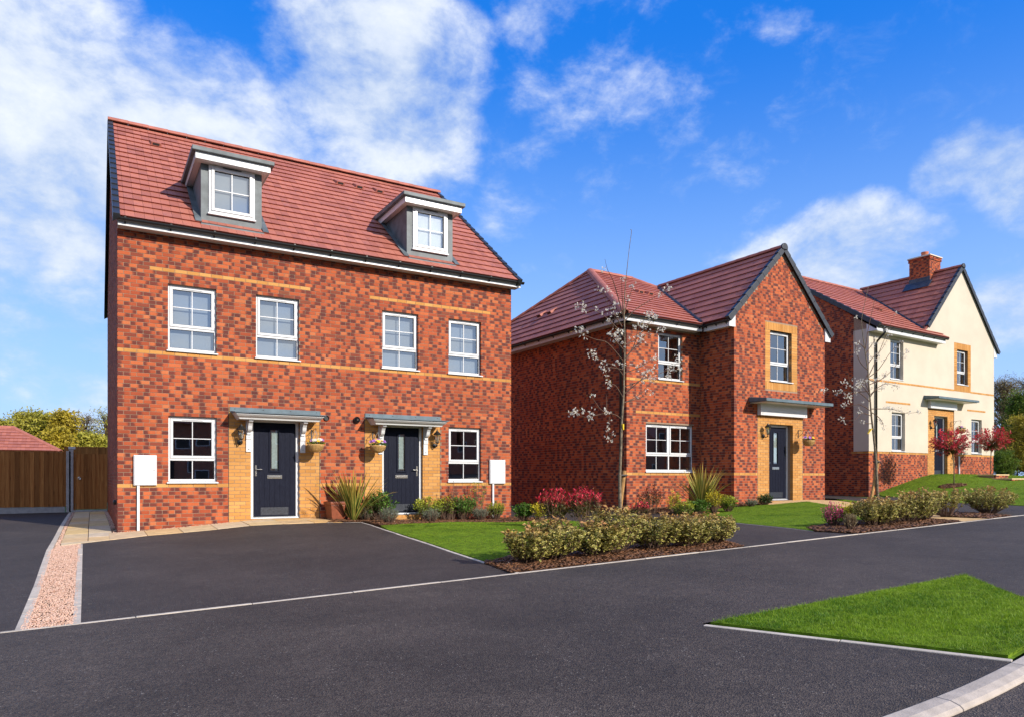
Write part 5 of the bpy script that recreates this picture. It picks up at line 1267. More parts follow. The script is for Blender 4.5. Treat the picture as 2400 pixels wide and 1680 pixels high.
MB().box(-.1, gw+.02, -.07, .07, -.06, .045).build('sleeper', 'post_concrete', gt, bevel=.01)
fy2 = 15.; bx0, bx1 = atY(150, fy2), atY(300, fy2)
f2 = thing('back_fence', 'sunlit close board fence standing further back behind the side gate', 'fence', (bx0, fy2, H(bx0, fy2)))
tp = zr((HY-1048)/FPX*(13.8+.8614*fy2+.5079*(-.6)))-H(bx0, fy2); bm2 = board(.118, tp-.05, .05).mesh('board', 'fence_wood')
x = 0
while x < bx1-bx0: link('board', bm2, f2, loc=(x, random.uniform(-.004, .004), 0)); x += .107
MB().box(0, bx1-bx0, .01, .05, .4, .5).build('rail', 'fence_wood', f2); MB().box(0, bx1-bx0, -.02, .03, tp, tp+.03).build('capping_rail', 'fence_wood', f2)

# garage with a hipped roof behind the fence
gyy = 26.; ap = pixw(30, 1001, gyy); cr = pixw(143, 1057, gyy-2.4)
gar = House('garage', 'low garage with a red hipped tile roof behind the brown fence', 'garage', cr.x, cr.y, cr.z, 0)
rise = ap.z-cr.z; run = max(1.8, gyy-cr.y); Lg = 8.
Vg = Vector((0, run, rise)); Ls = Vg.length; hx = cr.x-ap.x
slope(gar, (-Lg, 0, 0), (1, 0, 0), Vg, [(0, 0), (Lg, 0), (Lg-hx, Ls), (hx, Ls)], gauge=.33, tw=.33)
gar.roof.prism([(0, 0, 0), (0, 2*run, 0), (-hx, run, rise)], (0, 0, -.02)); gar.roof.prism([(0, 2*run, 0), (-Lg, 2*run, 0), (-Lg+hx, run, rise), (-hx, run, rise)], (0, 0, -.02)); gar.roof.prism([(-Lg, 0, 0), (-Lg, 2*run, 0), (-Lg+hx, run, rise)], (0, 0, -.02))
rg = finish_roof(gar, 120); ridge(gar, (-hx, run, rise+.03), (-Lg+hx, run, rise+.03), rg); ridge(gar, (0, 0, .03), (-hx, run, rise+.03), rg, r=.12)
MB().box(-Lg+.3, -.3, .3, 2*run-.3, -2.6, -.05).build('wall', 'brick_plain', gar.o); MB().box(-Lg-.02, .02, -.06, .02, -.14, -.01).build('gutter', 'gutter', gar.o)

# ================================================================== plants
def stems_leaves(lf, st, base, rx, ry, hgt, ns, per, ll, lw_, rng, start=.35, up=.5, arch=.0, lean=(0, 0), tipbias=True, top_pow=.5):
    for _ in range(ns):
        a = rng.uniform(0, 6.283); rr = math.sqrt(rng.random()); b0 = Vector((math.cos(a)*rr*rx*.22, math.sin(a)*rr*ry*.22, 0))
        hh = hgt*(.55+.45*math.sqrt(max(0, 1-rr*rr*.85)))*rng.uniform(.78, 1.08)
        e = Vector((math.cos(a)*rr*rx+lean[0]*hh, math.sin(a)*rr*ry+lean[1]*hh, hh)); c = b0.lerp(e, .5)+Vector((math.cos(a)*rr*rx*.25, math.sin(a)*rr*ry*.25, 0))
        pts = [b0*(1-t)**2+c*2*t*(1-t)+e*t*t for t in (0, .25, .5, .75, 1)]
        if st is not None: st.tube(pts, [.007, .006, .005, .004, .002], 3, False)
        for _ in range(per):
            t = start+(1-start)*rng.random()**.8; p = b0*(1-t)**2+c*2*t*(1-t)+e*t*t; d = (e-b0).normalized()*up
            an = rng.uniform(0, 6.283); d = d+Vector((math.cos(an), math.sin(an), rng.uniform(-.3, .6)))
            p = p+Vector((rng.gauss(0, .018), rng.gauss(0, .018), rng.gauss(0, .015)))
            lf.add(p, d, ll*rng.uniform(.6, 1.2), lw_*rng.uniform(.7, 1.2), t*p.z/max(hgt, .01) if tipbias else t)
def shrub(name, label, x, y, rx, ry, hgt, m_, ns=40, per=22, ll=.05, lw_=.026, seed=0, group=None, cat='shrub', start=.35, up=.5, fold=.25, lean=(0, 0), dz=0.):
    t = thing(name, label, cat, (x, y, H(x, y)+dz), 0, group); rng = random.Random(seed); lf = Leaves(seed); st = MB()
    stems_leaves(lf, st, None, rx, ry, hgt, ns, per, ll, lw_, rng, start, up, lean=lean)
    st.build('stems', 'twig', t); lf.build('foliage', m_, t, fold); return t
# variegated hedge shrubs in front of the two lawns
def hedge_row(px, Y, hs, lab, grp, w_=.42, dn=1.):
    for i, (p, hh) in enumerate(zip(px, hs)):
        x = atY(p, Y+random.uniform(-.08, .08)); shrub('variegated_shrub', lab, x, Y+random.uniform(-.06, .08), w_*random.uniform(.9, 1.15), .38, hh*random.uniform(.92, 1.15), 'leaf_varieg', int(64*dn), int(24*dn), .064, .040, 100+i+int(px[0]), grp, start=.22, up=.35)
hedge_row([1243, 1310, 1395, 1450, 1540, 1600, 1668], -8.35, [.47, .46, .45, .56, .47, .45, .46], 'cream edged evergreen shrub in the hedge below the first blossoming staked tree', 'hedge shrubs below the first blossom tree', .40)
hedge_row([2040, 2075, 2120, 2165], -8.25, [.48, .47, .52, .53], 'cream edged evergreen shrub in the hedge below the second blossoming tree', 'hedge shrubs below the second blossom tree', .46, .95)
xs = atY(2218, -8.1); shrub('variegated_shrub', 'cream edged evergreen shrub at the paved path end of the second hedge', xs, -8.1, .36, .34, .56, 'leaf_varieg', 44, 20, .058, .034, 431, start=.35, up=.4)
xs = atY(2318, -8.2); shrub('variegated_shrub', 'lone cream edged evergreen shrub between paved path and far driveway', xs, -8.2, .58, .45, .52, 'leaf_varieg', 95, 26, .058, .034, 437, start=.25, up=.38)

def place(px, py): return G(px, py)
def sh(name, label, px, py, wpx, hpx, m_, seed, ns=34, per=20, ll=.055, lw_=.028, group=None, back=0., **kw):
    x, y = place(px, py); y += back; f = (x-CAM[0])*EX[1]+(y-CAM[1])*EY[1]; r_ = wpx/2/FPX*f; hh = hpx/FPX*f
    if px < 1200: hh *= 1.3; r_ *= 1.12; ns = int(ns*1.25)
    lim = -.0 if px < 1200 else (9 if px < 1460 else (-.45 if px < 1641 else (-1.66 if px < 1930 else 9)))
    if y > lim-r_*.6-.05: y = lim-r_*.6-.05; x = atY(px, y)
    return shrub(name, label, x, y, r_, r_*.85, hh, m_, ns, per, ll, lw_, seed, group, **kw)
# bed under the tall pair
sh('hebe_shrub', 'low bright green mound in front of the terracotta pot', 790, 1213, 46, 28, 'leaf_green', 11, 90, 16, .028, .012, up=1.)
sh('lavender_plant', 'small grey green mound tucked behind the sword leaved plant', 857, 1205, 34, 20, 'leaf_greyg', 12, 60, 14, .03, .008, up=1.2, back=.15)
sh('green_shrub', 'leafy bright green bush left of the second navy door', 892, 1213, 66, 46, 'leaf_green', 13, 46, 24, .075, .03)
sh('lavender_plant', 'grey green mound in front of the leafy bush by the second navy door', 912, 1226, 40, 28, 'leaf_greyg', 14, 80, 16, .034, .008, up=1.2)
sh('green_shrub', 'pale stemmed green bush right of the second navy door threshold', 1000, 1207, 50, 36, 'leaf_lime', 15, 36, 20, .06, .028)
sh('lavender_plant', 'grey green mound below the pale stemmed bush', 1011, 1223, 38, 24, 'leaf_greyg', 16, 80, 16, .034, .008, up=1.2)
sh('green_shrub', 'olive green bush below the right ground floor window', 1047, 1212, 46, 40, 'leaf_lime', 17, 40, 22, .05, .024)
sh('green_shrub', 'dense leafy green bush below the right ground floor window', 1085, 1214, 60, 42, 'leaf_green', 18, 46, 24, .07, .028)
sh('twiggy_shrub', 'sparse pink tipped upright shrub against the brick below the window', 1060, 1204, 40, 64, 'leaf_bronze', 19, 12, 12, .04, .02, back=.25)
sh('twiggy_shrub', 'sparse green upright shrub against the brick beside the meter box', 1115, 1206, 44, 62, 'leaf_lime', 20, 13, 14, .045, .022, back=.25)
sh('lavender_plant', 'grey green mound left of the meter box conduit', 1126, 1219, 38, 24, 'leaf_greyg', 21, 80, 16, .034, .008, up=1.2)
sh('box_shrub', 'round green bush at the corner under the meter box conduit', 1161, 1217, 42, 32, 'leaf_lime', 22, 70, 20, .035, .02)
# between the first two houses
sh('green_shrub', 'bright green bush at the corner between the two brick houses', 1226, 1222, 48, 42, 'leaf_green', 23, 46, 24, .07, .03)
sh('spurge_plant', 'yellow flowering shrub beside the red photinia', 1262, 1222, 44, 46, 'leaf_yellow', 24, 40, 20, .05, .026)
sh('photinia_shrub', 'red leaved shrub next to the yellow flowering shrub', 1300, 1236, 84, 92, 'leaf_red', 25, 44, 26, .075, .026, up=.9)
sh('photinia_shrub', 'red leaved shrub nearest the staked blossom tree', 1372, 1236, 90, 94, 'leaf_red', 26, 42, 26, .075, .026, up=.9)
# bed under the hip-roofed house
sh('photinia_shrub', 'sparse dark red shrub at the corner below the double window', 1528, 1203, 70, 64, 'leaf_bronze', 27, 30, 20, .07, .026, up=.9)
sh('photinia_shrub', 'low red tipped shrub in front of the double window corner', 1500, 1214, 56, 36, 'leaf_red', 28, 24, 18, .07, .026)
sh('spurge_plant', 'upright yellow spurge below the double window', 1578, 1206, 38, 54, 'leaf_yellow', 29, 30, 18, .05, .022)
sh('spurge_plant', 'lime yellow spurge in front of the sword leaved plant', 1601, 1216, 52, 46, 'leaf_lime', 30, 40, 22, .055, .026)
sh('green_shrub', 'dark green bush under the sword leaves beside the brick bay', 1636, 1206, 54, 34, 'leaf_green', 31, 40, 22, .07, .03)
sh('spurge_plant', 'bright yellow bush in front of the shaded side of the brick bay', 1673, 1203, 40, 56, 'leaf_yellow', 32, 44, 20, .055, .024)
sh('green_shrub', 'round lime green bush at the front corner of the brick bay', 1706, 1199, 50, 38, 'leaf_lime', 33, 50, 22, .06, .028)
sh('lavender_plant', 'grey green mound beside the brick bay corner', 1761, 1187, 30, 18, 'leaf_greyg', 34, 70, 14, .036, .01, up=1.2)
sh('box_shrub', 'dark round bush left of the navy door in the brick bay', 1793, 1183, 38, 26, 'leaf_dark', 35, 60, 18, .045, .024)
# beside the second hedge
sh('heath_shrub', 'pink flowering shrub at the lawn end of the second hedge', 1951, 1234, 52, 58, 'petal_pink', 36, 34, 12, .035, .022, up=.8)
sh('green_shrub', 'low leafy stems under the pink flowering shrub', 1955, 1233, 60, 42, 'leaf_green', 37, 30, 14, .045, .02)
sh('spurge_plant', 'yellow flowering plant between pink shrub and variegated hedge', 1988, 1232, 46, 54, 'leaf_yellow', 38, 34, 18, .045, .02)
sh('heath_shrub', 'browned tuft at the foot of the yellow flowering plant', 1992, 1243, 34, 40, 'spring_brown', 39, 40, 12, .05, .01, up=1.2)

def phormium(label, px, py, hpx, spread, seed, nl=44, back=0.):
    x, y = place(px, py); y += back; f = (x-CAM[0])*EX[1]+(y-CAM[1])*EY[1]; hh = hpx/FPX*f; t = thing('phormium', label, 'plant', (atY(px, min(y, -.5 if px < 1200 else -.95)), min(y, -.5 if px < 1200 else -.95), H(x, y)), 0, 'sword leaved phormiums'); rng = random.Random(seed)
    for i in range(nl):
        a = rng.uniform(0, 6.283); o = rng.random()**.7; L = hh*rng.uniform(.75, 1.15)*(1.0+.12*o); wd = .030*rng.uniform(.8, 1.25)
        mb = MB(); d = Vector((math.cos(a), math.sin(a), 0)); sd = Vector((-math.sin(a), math.cos(a), 0)); tw_ = rng.uniform(-.4, .4); rr = rng.random(); S = 8; p = d*.03*o; el = 1.5-o*spread*rng.uniform(.55, 1.0); cur = o*rng.uniform(.2, 1.3)*spread
        for s_ in range(S+1):
            tt = s_/S; w_ = wd*(.75+.6*tt if tt < .35 else .96*(1-((tt-.35)/.65)**2.2))+.0015
            q = sd*math.cos(tw_*tt)+Vector((0, 0, 1))*math.sin(tw_*tt); nn = Vector((0, 0, 1)).cross(sd)
            mb.v += [tuple(p-q*w_+d*0), tuple(p-d*w_*.5*0+Vector((0, 0, -w_*.35))), tuple(p+q*w_)]; mb.c += [(rr, 1, tt*.62, 1), (rr, .05, tt*.62, 1), (rr, 1, tt*.62, 1)]
            e_ = el-cur*tt**1.6; p = p+(d*math.cos(e_)+Vector((0, 0, 1))*math.sin(e_))*L/S
        for s_ in range(S): b = s_*3; mb.f += [(b, b+1, b+4, b+3), (b+1, b+2, b+5, b+4)]
        mb.build('leaf', 'phormium', t, smooth=False, attr=True)
    return t
phormium('sword leaved plant beside the terracotta pot between the two navy doors', 828, 1211, 98, .72, 5, 60)
phormium('sword leaved plant below the double window beside the brick bay', 1646, 1199, 104, .8, 6, 66)
# square terracotta pot
y = -.30; x = atY(779, y)
pt_ = thing('terracotta_pot', 'square tapered terracotta pot beside the sword leaved plant', 'pot', (x+.06, y, H(x, y)+.0), R(8))
mb = MB(); a, b, hh = .13, .17, .40
for r0, r1, z0, z1 in ((a, b, 0, hh-.07), (b+.018, b+.022, hh-.068, hh)):
    mb.hexa([(-r0, -r0, z0), (r0, -r0, z0), (r0, r0, z0), (-r0, r0, z0), (-r1, -r1, z1), (r1, -r1, z1), (r1, r1, z1), (-r1, r1, z1)])
mb.build('pot_body', 'terracotta_pot', pt_, bevel=.012); MB().box(-b+.02, b-.02, -b+.02, b-.02, hh+.001, hh+.004).build('pot_soil', 'soil', pt_)

# ------------------------------------------------------------------ blossom trees
def zA(x, y): return (1180+x/4.1, 520+y/4.1)
def zB(x, y): return (1180+x/4.1, 860+y/4.1)
def zC(x, y): return (1840+x/4.1, 560+y/4.1)
def zD(x, y): return (1840+x/4.1, 860+y/4.1)
def spline(P, m=4):
    P = [Vector(p) for p in P]; out = []
    for i in range(len(P)-1):
        p0, p1, p2, p3 = P[max(i-1, 0)], P[i], P[i+1], P[min(i+2, len(P)-1)]
        for j in range(m):
            t = j/m; out.append(.5*((2*p1)+(p2-p0)*t+(2*p0-5*p1+4*p2-p3)*t*t+(3*p1-p0-3*p2+p3)*t**3))
    return out+[P[-1]]
def blossom_tree(label, Y, trunk, branches, base_r, seed, dens=1., stake=None):
    rng = random.Random(seed); T = [pixw(*p, Y) for p in trunk]; bx = T[0].x; zb = H(bx, Y); T = [Vector((bx, Y, zb-.05))]+[p for p in T if p.z > zb+.1]
    root = Vector((bx, Y, zb)); t = thing('blossom_tree', label, 'tree', root)
    tp = spline(T, 4); n_ = len(tp); zt = tp[-1].z
    mb = MB(); mb.tube([p-root for p in tp], [max(.004, base_r*(1-.93*(max(0., p.z-zb)/(zt-zb))**.8)) for p in tp], 8); mb.build('trunk', 'trunk', t, smooth=True)
    bl = Leaves(seed); yl = Leaves(seed+1); cr = MB()
    def cluster(p, size, k):
        for _ in range(k):
            q = p+Vector((rng.gauss(0, size), rng.gauss(0, size), rng.gauss(0, size))); a0 = Vector((rng.gauss(0, 1), rng.gauss(0, 1), rng.gauss(0, 1))).normalized(); s = a0.orthogonal().normalized(); u = a0.cross(s)
            for j in range(5):
                an = j*1.2566+q.x*9; bl.add(q, s*math.cos(an)+u*math.sin(an)+a0*.35, .022, .015, .5)
        for _ in range(int(k*.55)+1):
            q = p+Vector((rng.gauss(0, size), rng.gauss(0, size), rng.gauss(0, size))); yl.add(q, Vector((rng.gauss(0, 1), rng.gauss(0, 1), rng.uniform(-.2, 1))), rng.uniform(.018, .034), .012, .5)
    for bi, (br, full) in enumerate(branches):
        dy = rng.uniform(-.5, .5); P = []; L0 = pixw(*br[0], Y)
        for i, p in enumerate(br):
            q = pixw(*p, Y); dd = (q-L0).length; yy = Y+dy*dd; P.append(pixw(*p, yy))
        sp = spline(P, 4); m = len(sp); r0 = base_r*.30
        cr.tube([p-root for p in sp], [max(.0022, r0*(1-.85*i/(m-1))) for i in range(m)], 5, False)
        for i in range(m):
            f = i/(m-1)
            if f < .28 or full == 0: continue
            if rng.random() < (.55+.3*f)*full*dens:
                p = sp[i]-root; L = rng.uniform(.02, .10); d = Vector((rng.gauss(0, 1), rng.gauss(0, 1), rng.uniform(-.3, 1))).normalized(); q = p+d*L
                cr.tube([p, q], [.0025, .0015], 3, False); cluster(q, .028, rng.randint(3, 8))
        if full > .3: cluster(sp[-1]-root, .025, 5)
    cr.build('branches', 'twig', t, smooth=True); bl.build('blossom', 'petal_white', t, .1); yl.build('young_leaves', 'leaf_young', t)
    return t, root
tr1 = [zB(1128, 1560), zB(1125, 1430), zB(1119, 1250), zB(1118, 1050), zB(1128, 800), zB(1135, 560), zB(1145, 400), zB(1155, 250), zB(1158, 0), zA(1163, 1350), zA(1165, 1100), zA(1160, 900), zA(1165, 700), zA(1185, 480), zA(1210, 250), zA(1230, 100), zA(1222, 75)]
b1 = [([zB(1122, 490), zB(1080, 460), zB(1000, 440), zB(890, 460), zB(800, 480), zB(700, 450), zB(675, 432)], 1), ([zB(985, 440), zB(930, 400), zB(880, 330), zB(845, 270)], .6), ([zB(990, 430), zB(992, 350), zB(990, 260)], .3), ([zB(1022, 470), zB(1005, 570), zB(1030, 690)], .9),
      ([zB(1160, 340), zB(1250, 300), zB(1330, 240), zB(1420, 150), zB(1540, 90), zB(1700, 20)], 1), ([zB(1160, 340), zB(1300, 300), zB(1450, 235)], .25), ([zB(1165, 250), zB(1240, 190), zB(1330, 110), zB(1400, 20), zA(1440, 1500)], .9), ([zB(1148, 290), zB(1080, 180), zB(1020, 150), zB(985, 60), zA(965, 1350)], .8),
      ([zA(1145, 1330), zA(1000, 1165), zA(880, 1130), zA(760, 1080), zA(700, 1045)], .9), ([zA(1150, 1090), zA(1060, 990), zA(960, 900), zA(870, 850), zA(780, 840), zA(715, 815)], .45), ([zA(1160, 1310), zA(1240, 1230), zA(1330, 1130), zA(1400, 1060), zA(1530, 1050)], 1), ([zA(1165, 960), zA(1250, 860), zA(1400, 760), zA(1500, 700), zA(1610, 645)], .35),
      ([zA(1155, 930), zA(1100, 720), zA(1050, 560), zA(1000, 460), zA(975, 360)], .05), ([zA(1152, 890), zA(1140, 700), zA(1135, 520)], .3), ([zA(1165, 870), zA(1210, 720), zA(1255, 600)], .5), ([zA(1140, 1010), zA(1060, 880), zA(1000, 790), zA(940, 650)], .35), ([zA(1165, 1330), zA(1250, 1200), zA(1290, 1050), zA(1340, 960), zA(1400, 880)], 1),
      ([zA(1155, 1480), zA(1080, 1390), zA(940, 1330), zA(830, 1250)], 1), ([zA(1165, 1580), zA(1280, 1540), zA(1400, 1480), zA(1540, 1440), zA(1690, 1340)], 1), ([zA(1165, 1120), zA(1100, 1050), zA(1040, 1090)], 1), ([zA(1160, 1260), zA(1120, 1180), zA(1060, 1150)], 1), ([zA(1165, 1400), zA(1200, 1370), zA(1290, 1390)], 1), ([zA(1165, 1450), zA(1300, 1400), zA(1440, 1320)], .9),
      ([zA(1150, 1420), zA(1050, 1400), zA(980, 1400), zA(990, 1440)], 1), ([zA(1165, 1180), zA(1270, 1130), zA(1380, 1000), zA(1460, 910)], 1), ([zA(1155, 1230), zA(1040, 1090), zA(1060, 990), zA(1080, 800)], .7)]
t1, root1 = blossom_tree('slim white blossoming tree with a stake behind the hedge between the brick houses', -7.15, tr1, b1, .031, 21, .75)
tr2 = [zD(895, 1330), zD(885, 1150), zD(878, 1000), zD(870, 850), zD(850, 650), zD(828, 450), zD(812, 250), zD(800, 100), zC(797, 1270), zC(772, 1100), zC(757, 1000), zC(742, 880), zC(735, 780), zC(765, 620), zC(800, 465)]
b2 = [([zC(772, 1060), zC(800, 860), zC(840, 680), zC(878, 500)], .05), ([zC(795, 1260), zC(720, 1180), zC(675, 1020), zC(668, 780)], .3), ([zC(800, 1320), zC(880, 1150), zC(960, 950), zC(1062, 712)], .4), ([zD(803, 230), zD(650, 240), zD(560, 235), zD(480, 240), zD(370, 225)], 1.0), ([zD(806, 260), zD(720, 160), zD(640, 200), zD(590, 150)], .9), ([zD(640, 220), zD(610, 100), zD(590, 35)], .1),
      ([zD(815, 330), zD(700, 240), zD(620, 290), zD(580, 290)], .9), ([zD(825, 420), zD(720, 360), zD(640, 370), zD(560, 380)], .9), ([zD(830, 470), zD(740, 440), zD(680, 500), zD(560, 515)], .6), ([zC(800, 1330), zC(900, 1250), zC(1020, 1080), zC(1130, 980)], 1), ([zC(805, 1400), zC(950, 1330), zC(1060, 1220), zC(1170, 1080)], 1), ([zD(812, 270), zD(900, 190), zD(980, 160), zD(1080, 180)], .9),
      ([zD(822, 400), zD(930, 400), zD(1040, 405), zD(1160, 440), zD(1275, 430)], .8), ([zD(826, 430), zD(900, 480), zD(940, 540), zD(950, 590)], .6), ([zD(810, 240), zD(760, 140), zD(740, 150)], 1), ([zD(835, 540), zD(780, 540), zD(740, 520)], .7), ([zC(790, 1210), zC(850, 1130), zC(930, 1060), zC(1000, 930)], .9), ([zC(765, 1050), zC(700, 1000), zC(690, 1090)], .7), ([zC(770, 1110), zC(830, 1020), zC(870, 960)], .8), ([zC(800, 1290), zC(740, 1400), zC(700, 1420)], 1), ([zC(802, 1350), zC(890, 1370), zC(980, 1290)], 1), ([zD(815, 290), zD(860, 230), zD(940, 200)], .8)]
t2, root2 = blossom_tree('slim white blossoming tree with a stake in front of the cream house', -6.9, tr2, b2, .034, 33, .68)
for tt_, rt_, Yt, (a_, b_) in ((t1, root1, -7.17, (zB(1142, 545), zB(1150, 600))), (t2, root2, -6.92, (zD(825, 590), zD(795, 640)))):
    p_, q_ = pixw(*a_, Yt)-rt_, pixw(*b_, Yt)-rt_
    MB().hexa([p_+Vector((-.012, -.03, 0)), p_+Vector((.012, -.03, 0)), p_+Vector((.012, .03, 0)), p_+Vector((-.012, .03, 0)), q_+Vector((-.008, -.012, 0)), q_+Vector((.008, -.012, 0)), q_+Vector((.008, .01, 0)), q_+Vector((-.008, .01, 0))]).build('ribbon', 'yellow_tie', tt_)
def stake(label, Y, foot, top_, root, strap):
    a = pixw(*foot, Y); a.z = H(a.x, Y)-.05; b = pixw(*top_, Y+.02); t = thing('tree_stake', label, 'tree stake', (a.x, a.y, H(a.x, Y)))
    mb = MB().tube([Vector((0, 0, -.05)), b-Vector((a.x, a.y, H(a.x, Y)))], .032, 9); mb.build('pole', 'stake', t, smooth=False)
    c = pixw(*strap, Y)-Vector((a.x, a.y, H(a.x, Y))); MB().box(c.x-.07, c.x+.06, c.y-.05, c.y+.06, c.z-.014, c.z+.014).build('tree_tie', 'strap', t, bevel=.01)
stake('round timber stake tied to the first blossom tree behind the hedge', -7.1, zB(1078, 1560), zB(1162, 995), root1, zB(1145, 1038))
stake('round timber stake tied to the second blossom tree in front of the cream house', -6.85, zD(795, 1330), zD(895, 890), root2, zD(885, 908))

# ------------------------------------------------------------------ photinia standards on the mound, brick steps
def standard(label, px, py_base, cpx, cpy, rpx, Y, seed):
    x = atY(px, Y); z = H(x, Y); c = pixw(cpx, cpy, Y); f = (x-CAM[0])*EX[1]+(Y-CAM[1])*EY[1]; r_ = rpx/FPX*f
    t = thing('standard_photinia', label, 'tree', (x, Y, z), 0, 'red standard photinias in front of the cream house'); rng = random.Random(seed)
    c0 = Vector((c.x-x, 0, c.z-z)); MB().tube([(0, 0, -.05), (0, 0, c0.z*.5), (c0.x, 0, c0.z-r_*.5)], [.018, .016, .014], 7).build('trunk', 'trunk', t, smooth=True)
    MB().tube([(.05, .02, -.05), (.05, .02, c0.z-r_*.5)], .012, 6).build('cane', 'stake', t)
    lf = Leaves(seed); br = MB()
    for _ in range(95):
        v = Vector((rng.gauss(0, 1), rng.gauss(0, 1), rng.gauss(0, .9)+.35)).normalized(); e = c0+Vector((v.x*r_*1.05, v.y*r_*1.05, v.z*r_*.82))*rng.uniform(.75, 1.12); b = c0-Vector((0, 0, r_*.5)); br.tube([b, b.lerp(e, .5)+Vector((0, 0, .03)), e], [.006, .004, .002], 3, False)
        for _ in range(26):
            tt = rng.random()**.6; p = b.lerp(e, tt)+Vector((rng.gauss(0, .03), rng.gauss(0, .03), rng.gauss(0, .03))); hrel = (p.z-c0.z)/r_
            lf.add(p, v+Vector((rng.gauss(0, .6), rng.gauss(0, .6), rng.gauss(0, .5))), rng.uniform(.06, .10), .034, min(1, max(0, .5*tt+.35*hrel+.34)))
    br.build('branches', 'twig', t); lf.build('crown', 'leaf_red', t); return t
standard('red topped standard tree in a mulch circle by the dark door of the cream house', 2236, 1117, 2231, 1036, 41, -1.9, 41)
standard('red topped standard tree at the end corner of the cream house', 2322, 1108, 2325, 1028, 36, -.9, 42)
x = atY(2232, -1.9); lumps('bark_mulch', [(x+.55*math.cos(a*.5236), -1.9+.4*math.sin(a*.5236)) for a in range(12)], 900, .03, .3, 'bark', 'circle of bark chips round the standard tree on the mound', 'bark mulch', .02, 1.5)
def step_block(label, px0, px1, pyt, Y):
    a, b = atY(px0, Y), atY(px1, Y); zt = pixw(px0, pyt, Y).z; t = thing('brick_step', label, 'step', (a, Y, zt-.30)); w_ = b-a; hh = House.__new__(House); hh.o = t; hh.M = Matrix.Translation((a, Y, zt-.30)); hh.bricks = []; hh.tiles = []; hh.roof = None
    core = MB().box(.004, w_-.004, .006, .6, 0, .25).build('core', 'mortar', t); lay(hh, core, FRONT(0), 0, w_, 0, .255, depth=.06, pick=True); finish_bricks(hh, 60); MB().box(-.03, w_+.03, -.03, .65, .256, .30).build('tread', 'sandstone', t, bevel=.006)
step_block('upper of two brick steps at the end of the cream house lawn', 2334, 2363, 1110.5, -2.0)
step_block('lower of two brick steps at the end of the cream house lawn', 2371, 2399, 1120, -2.7)

# ------------------------------------------------------------------ distant trees
def tree(name, label, px, pytop, Y, wpx, m_, seed, group, ns=90, per=60, ll=.22, lw_=.13, start=.3, conical=.0, bare=0, baseh=None):
    x = atY(px, Y); f = (x-CAM[0])*EX[1]+(Y-CAM[1])*EY[1]; z = H(x, Y) if baseh is None else baseh; hh = zr((HY-pytop)/FPX*f)-z; r_ = wpx/2/FPX*f
    t = thing(name, label, 'tree', (x, Y, z), 0, group); rng = random.Random(seed); tk = MB(); lf = Leaves(seed); br = MB()
    lean = rng.uniform(-.04, .04)*hh; tp = [Vector((0, 0, -.1)), Vector((lean*.3, 0, hh*.3)), Vector((lean, .1, hh*.65)), Vector((lean*1.2, 0, hh*.97))]; tk.tube(spline(tp, 3), list(np.linspace(.02*hh, .004*hh, 10)), 7); tk.build('trunk', 'trunk', t, smooth=True)
    for _ in range(ns):
        t0 = rng.uniform(.05, .85); b = Vector((lean*t0, 0, hh*t0)); a = rng.uniform(0, 6.283); rr = rng.uniform(.45, 1.)*(1.-conical*t0); zt = min(hh*1.0, hh*(t0+rng.uniform(.08, .34)))
        pr = math.sqrt(max(.05, 1-((zt/hh-.52)/.55)**2)); e = Vector((math.cos(a)*r_*rr*pr, math.sin(a)*r_*rr*pr, zt)); c = b.lerp(e, .55)+Vector((0, 0, .04*hh)); pts = [b*(1-s)**2+c*2*s*(1-s)+e*s*s for s in (0, .33, .66, 1)]; br.tube(pts, [.006*hh, .004*hh, .0025*hh, .001*hh], 4, False)
        for _ in range(4):
            s = rng.uniform(.4, 1); p = b*(1-s)**2+c*2*s*(1-s)+e*s*s; q = p+Vector((rng.gauss(0, 1), rng.gauss(0, 1), rng.uniform(-.2, 1.2)))*.07*hh; br.tube([p, q], [.0016*hh, .0006*hh], 3, False)
            for _ in range(per//4 if not bare else bare):
                g = rng.random(); w0 = p.lerp(q, g)+Vector((rng.gauss(0, .022*hh), rng.gauss(0, .022*hh), rng.gauss(0, .022*hh))); lf.add(w0, Vector((rng.gauss(0, 1), rng.gauss(0, 1), rng.gauss(0, .8))), ll*rng.uniform(.6, 1.2), lw_*rng.uniform(.6, 1.2), .3)
    br.build('branches', 'twig', t); lf.build('crown', m_, t); return t
gl = 'trees behind the garage and fence'
tree('hedgerow_tree', 'low lime green tree peeping over the ridge of the garage roof', 15, 992, 46, 90, 'spring_leaf', 51, gl, 130)
tree('hedgerow_tree', 'pale twiggy olive tree right of the garage roof ridge', 62, 968, 48, 110, 'spring_leaf', 52, gl, 130, 50)
tree('hedgerow_tree', 'olive green tree behind the sloping hip of the garage roof', 112, 975, 46, 100, 'spring_leaf', 53, gl, 150)
tree('hedgerow_tree', 'golden leaved tree with a brown top behind the fence', 152, 970, 44, 80, 'spring_gold', 54, gl, 140)
tree('hedgerow_tree', 'thin half bare tree with sky showing through behind the gate', 205, 976, 47, 70, 'spring_brown', 55, gl, 90, 20, bare=6, ll=.16, lw_=.06)
tree('hedgerow_tree', 'tall thin pale green tree next to the brick gable corner', 243, 963, 45, 60, 'spring_leaf', 56, gl, 80, 20, bare=6, ll=.18, lw_=.08)
tree('hedgerow_tree', 'low bright green bush behind the sunlit back fence', 215, 1022, 40, 110, 'spring_leaf', 57, gl, 150)
tree('hedgerow_tree', 'low yellow green bush behind the fence near the garage roof end', 130, 1012, 38, 110, 'spring_gold', 58, gl, 130)
gr_ = 'trees beyond the cream house'
tree('woodland_tree', 'brown bare twigged tree beside the cream gable wall', 2352, 896, 34, 120, 'spring_brown', 61, gr_, 230, 30, bare=14, ll=.24, lw_=.07, baseh=K+.1)
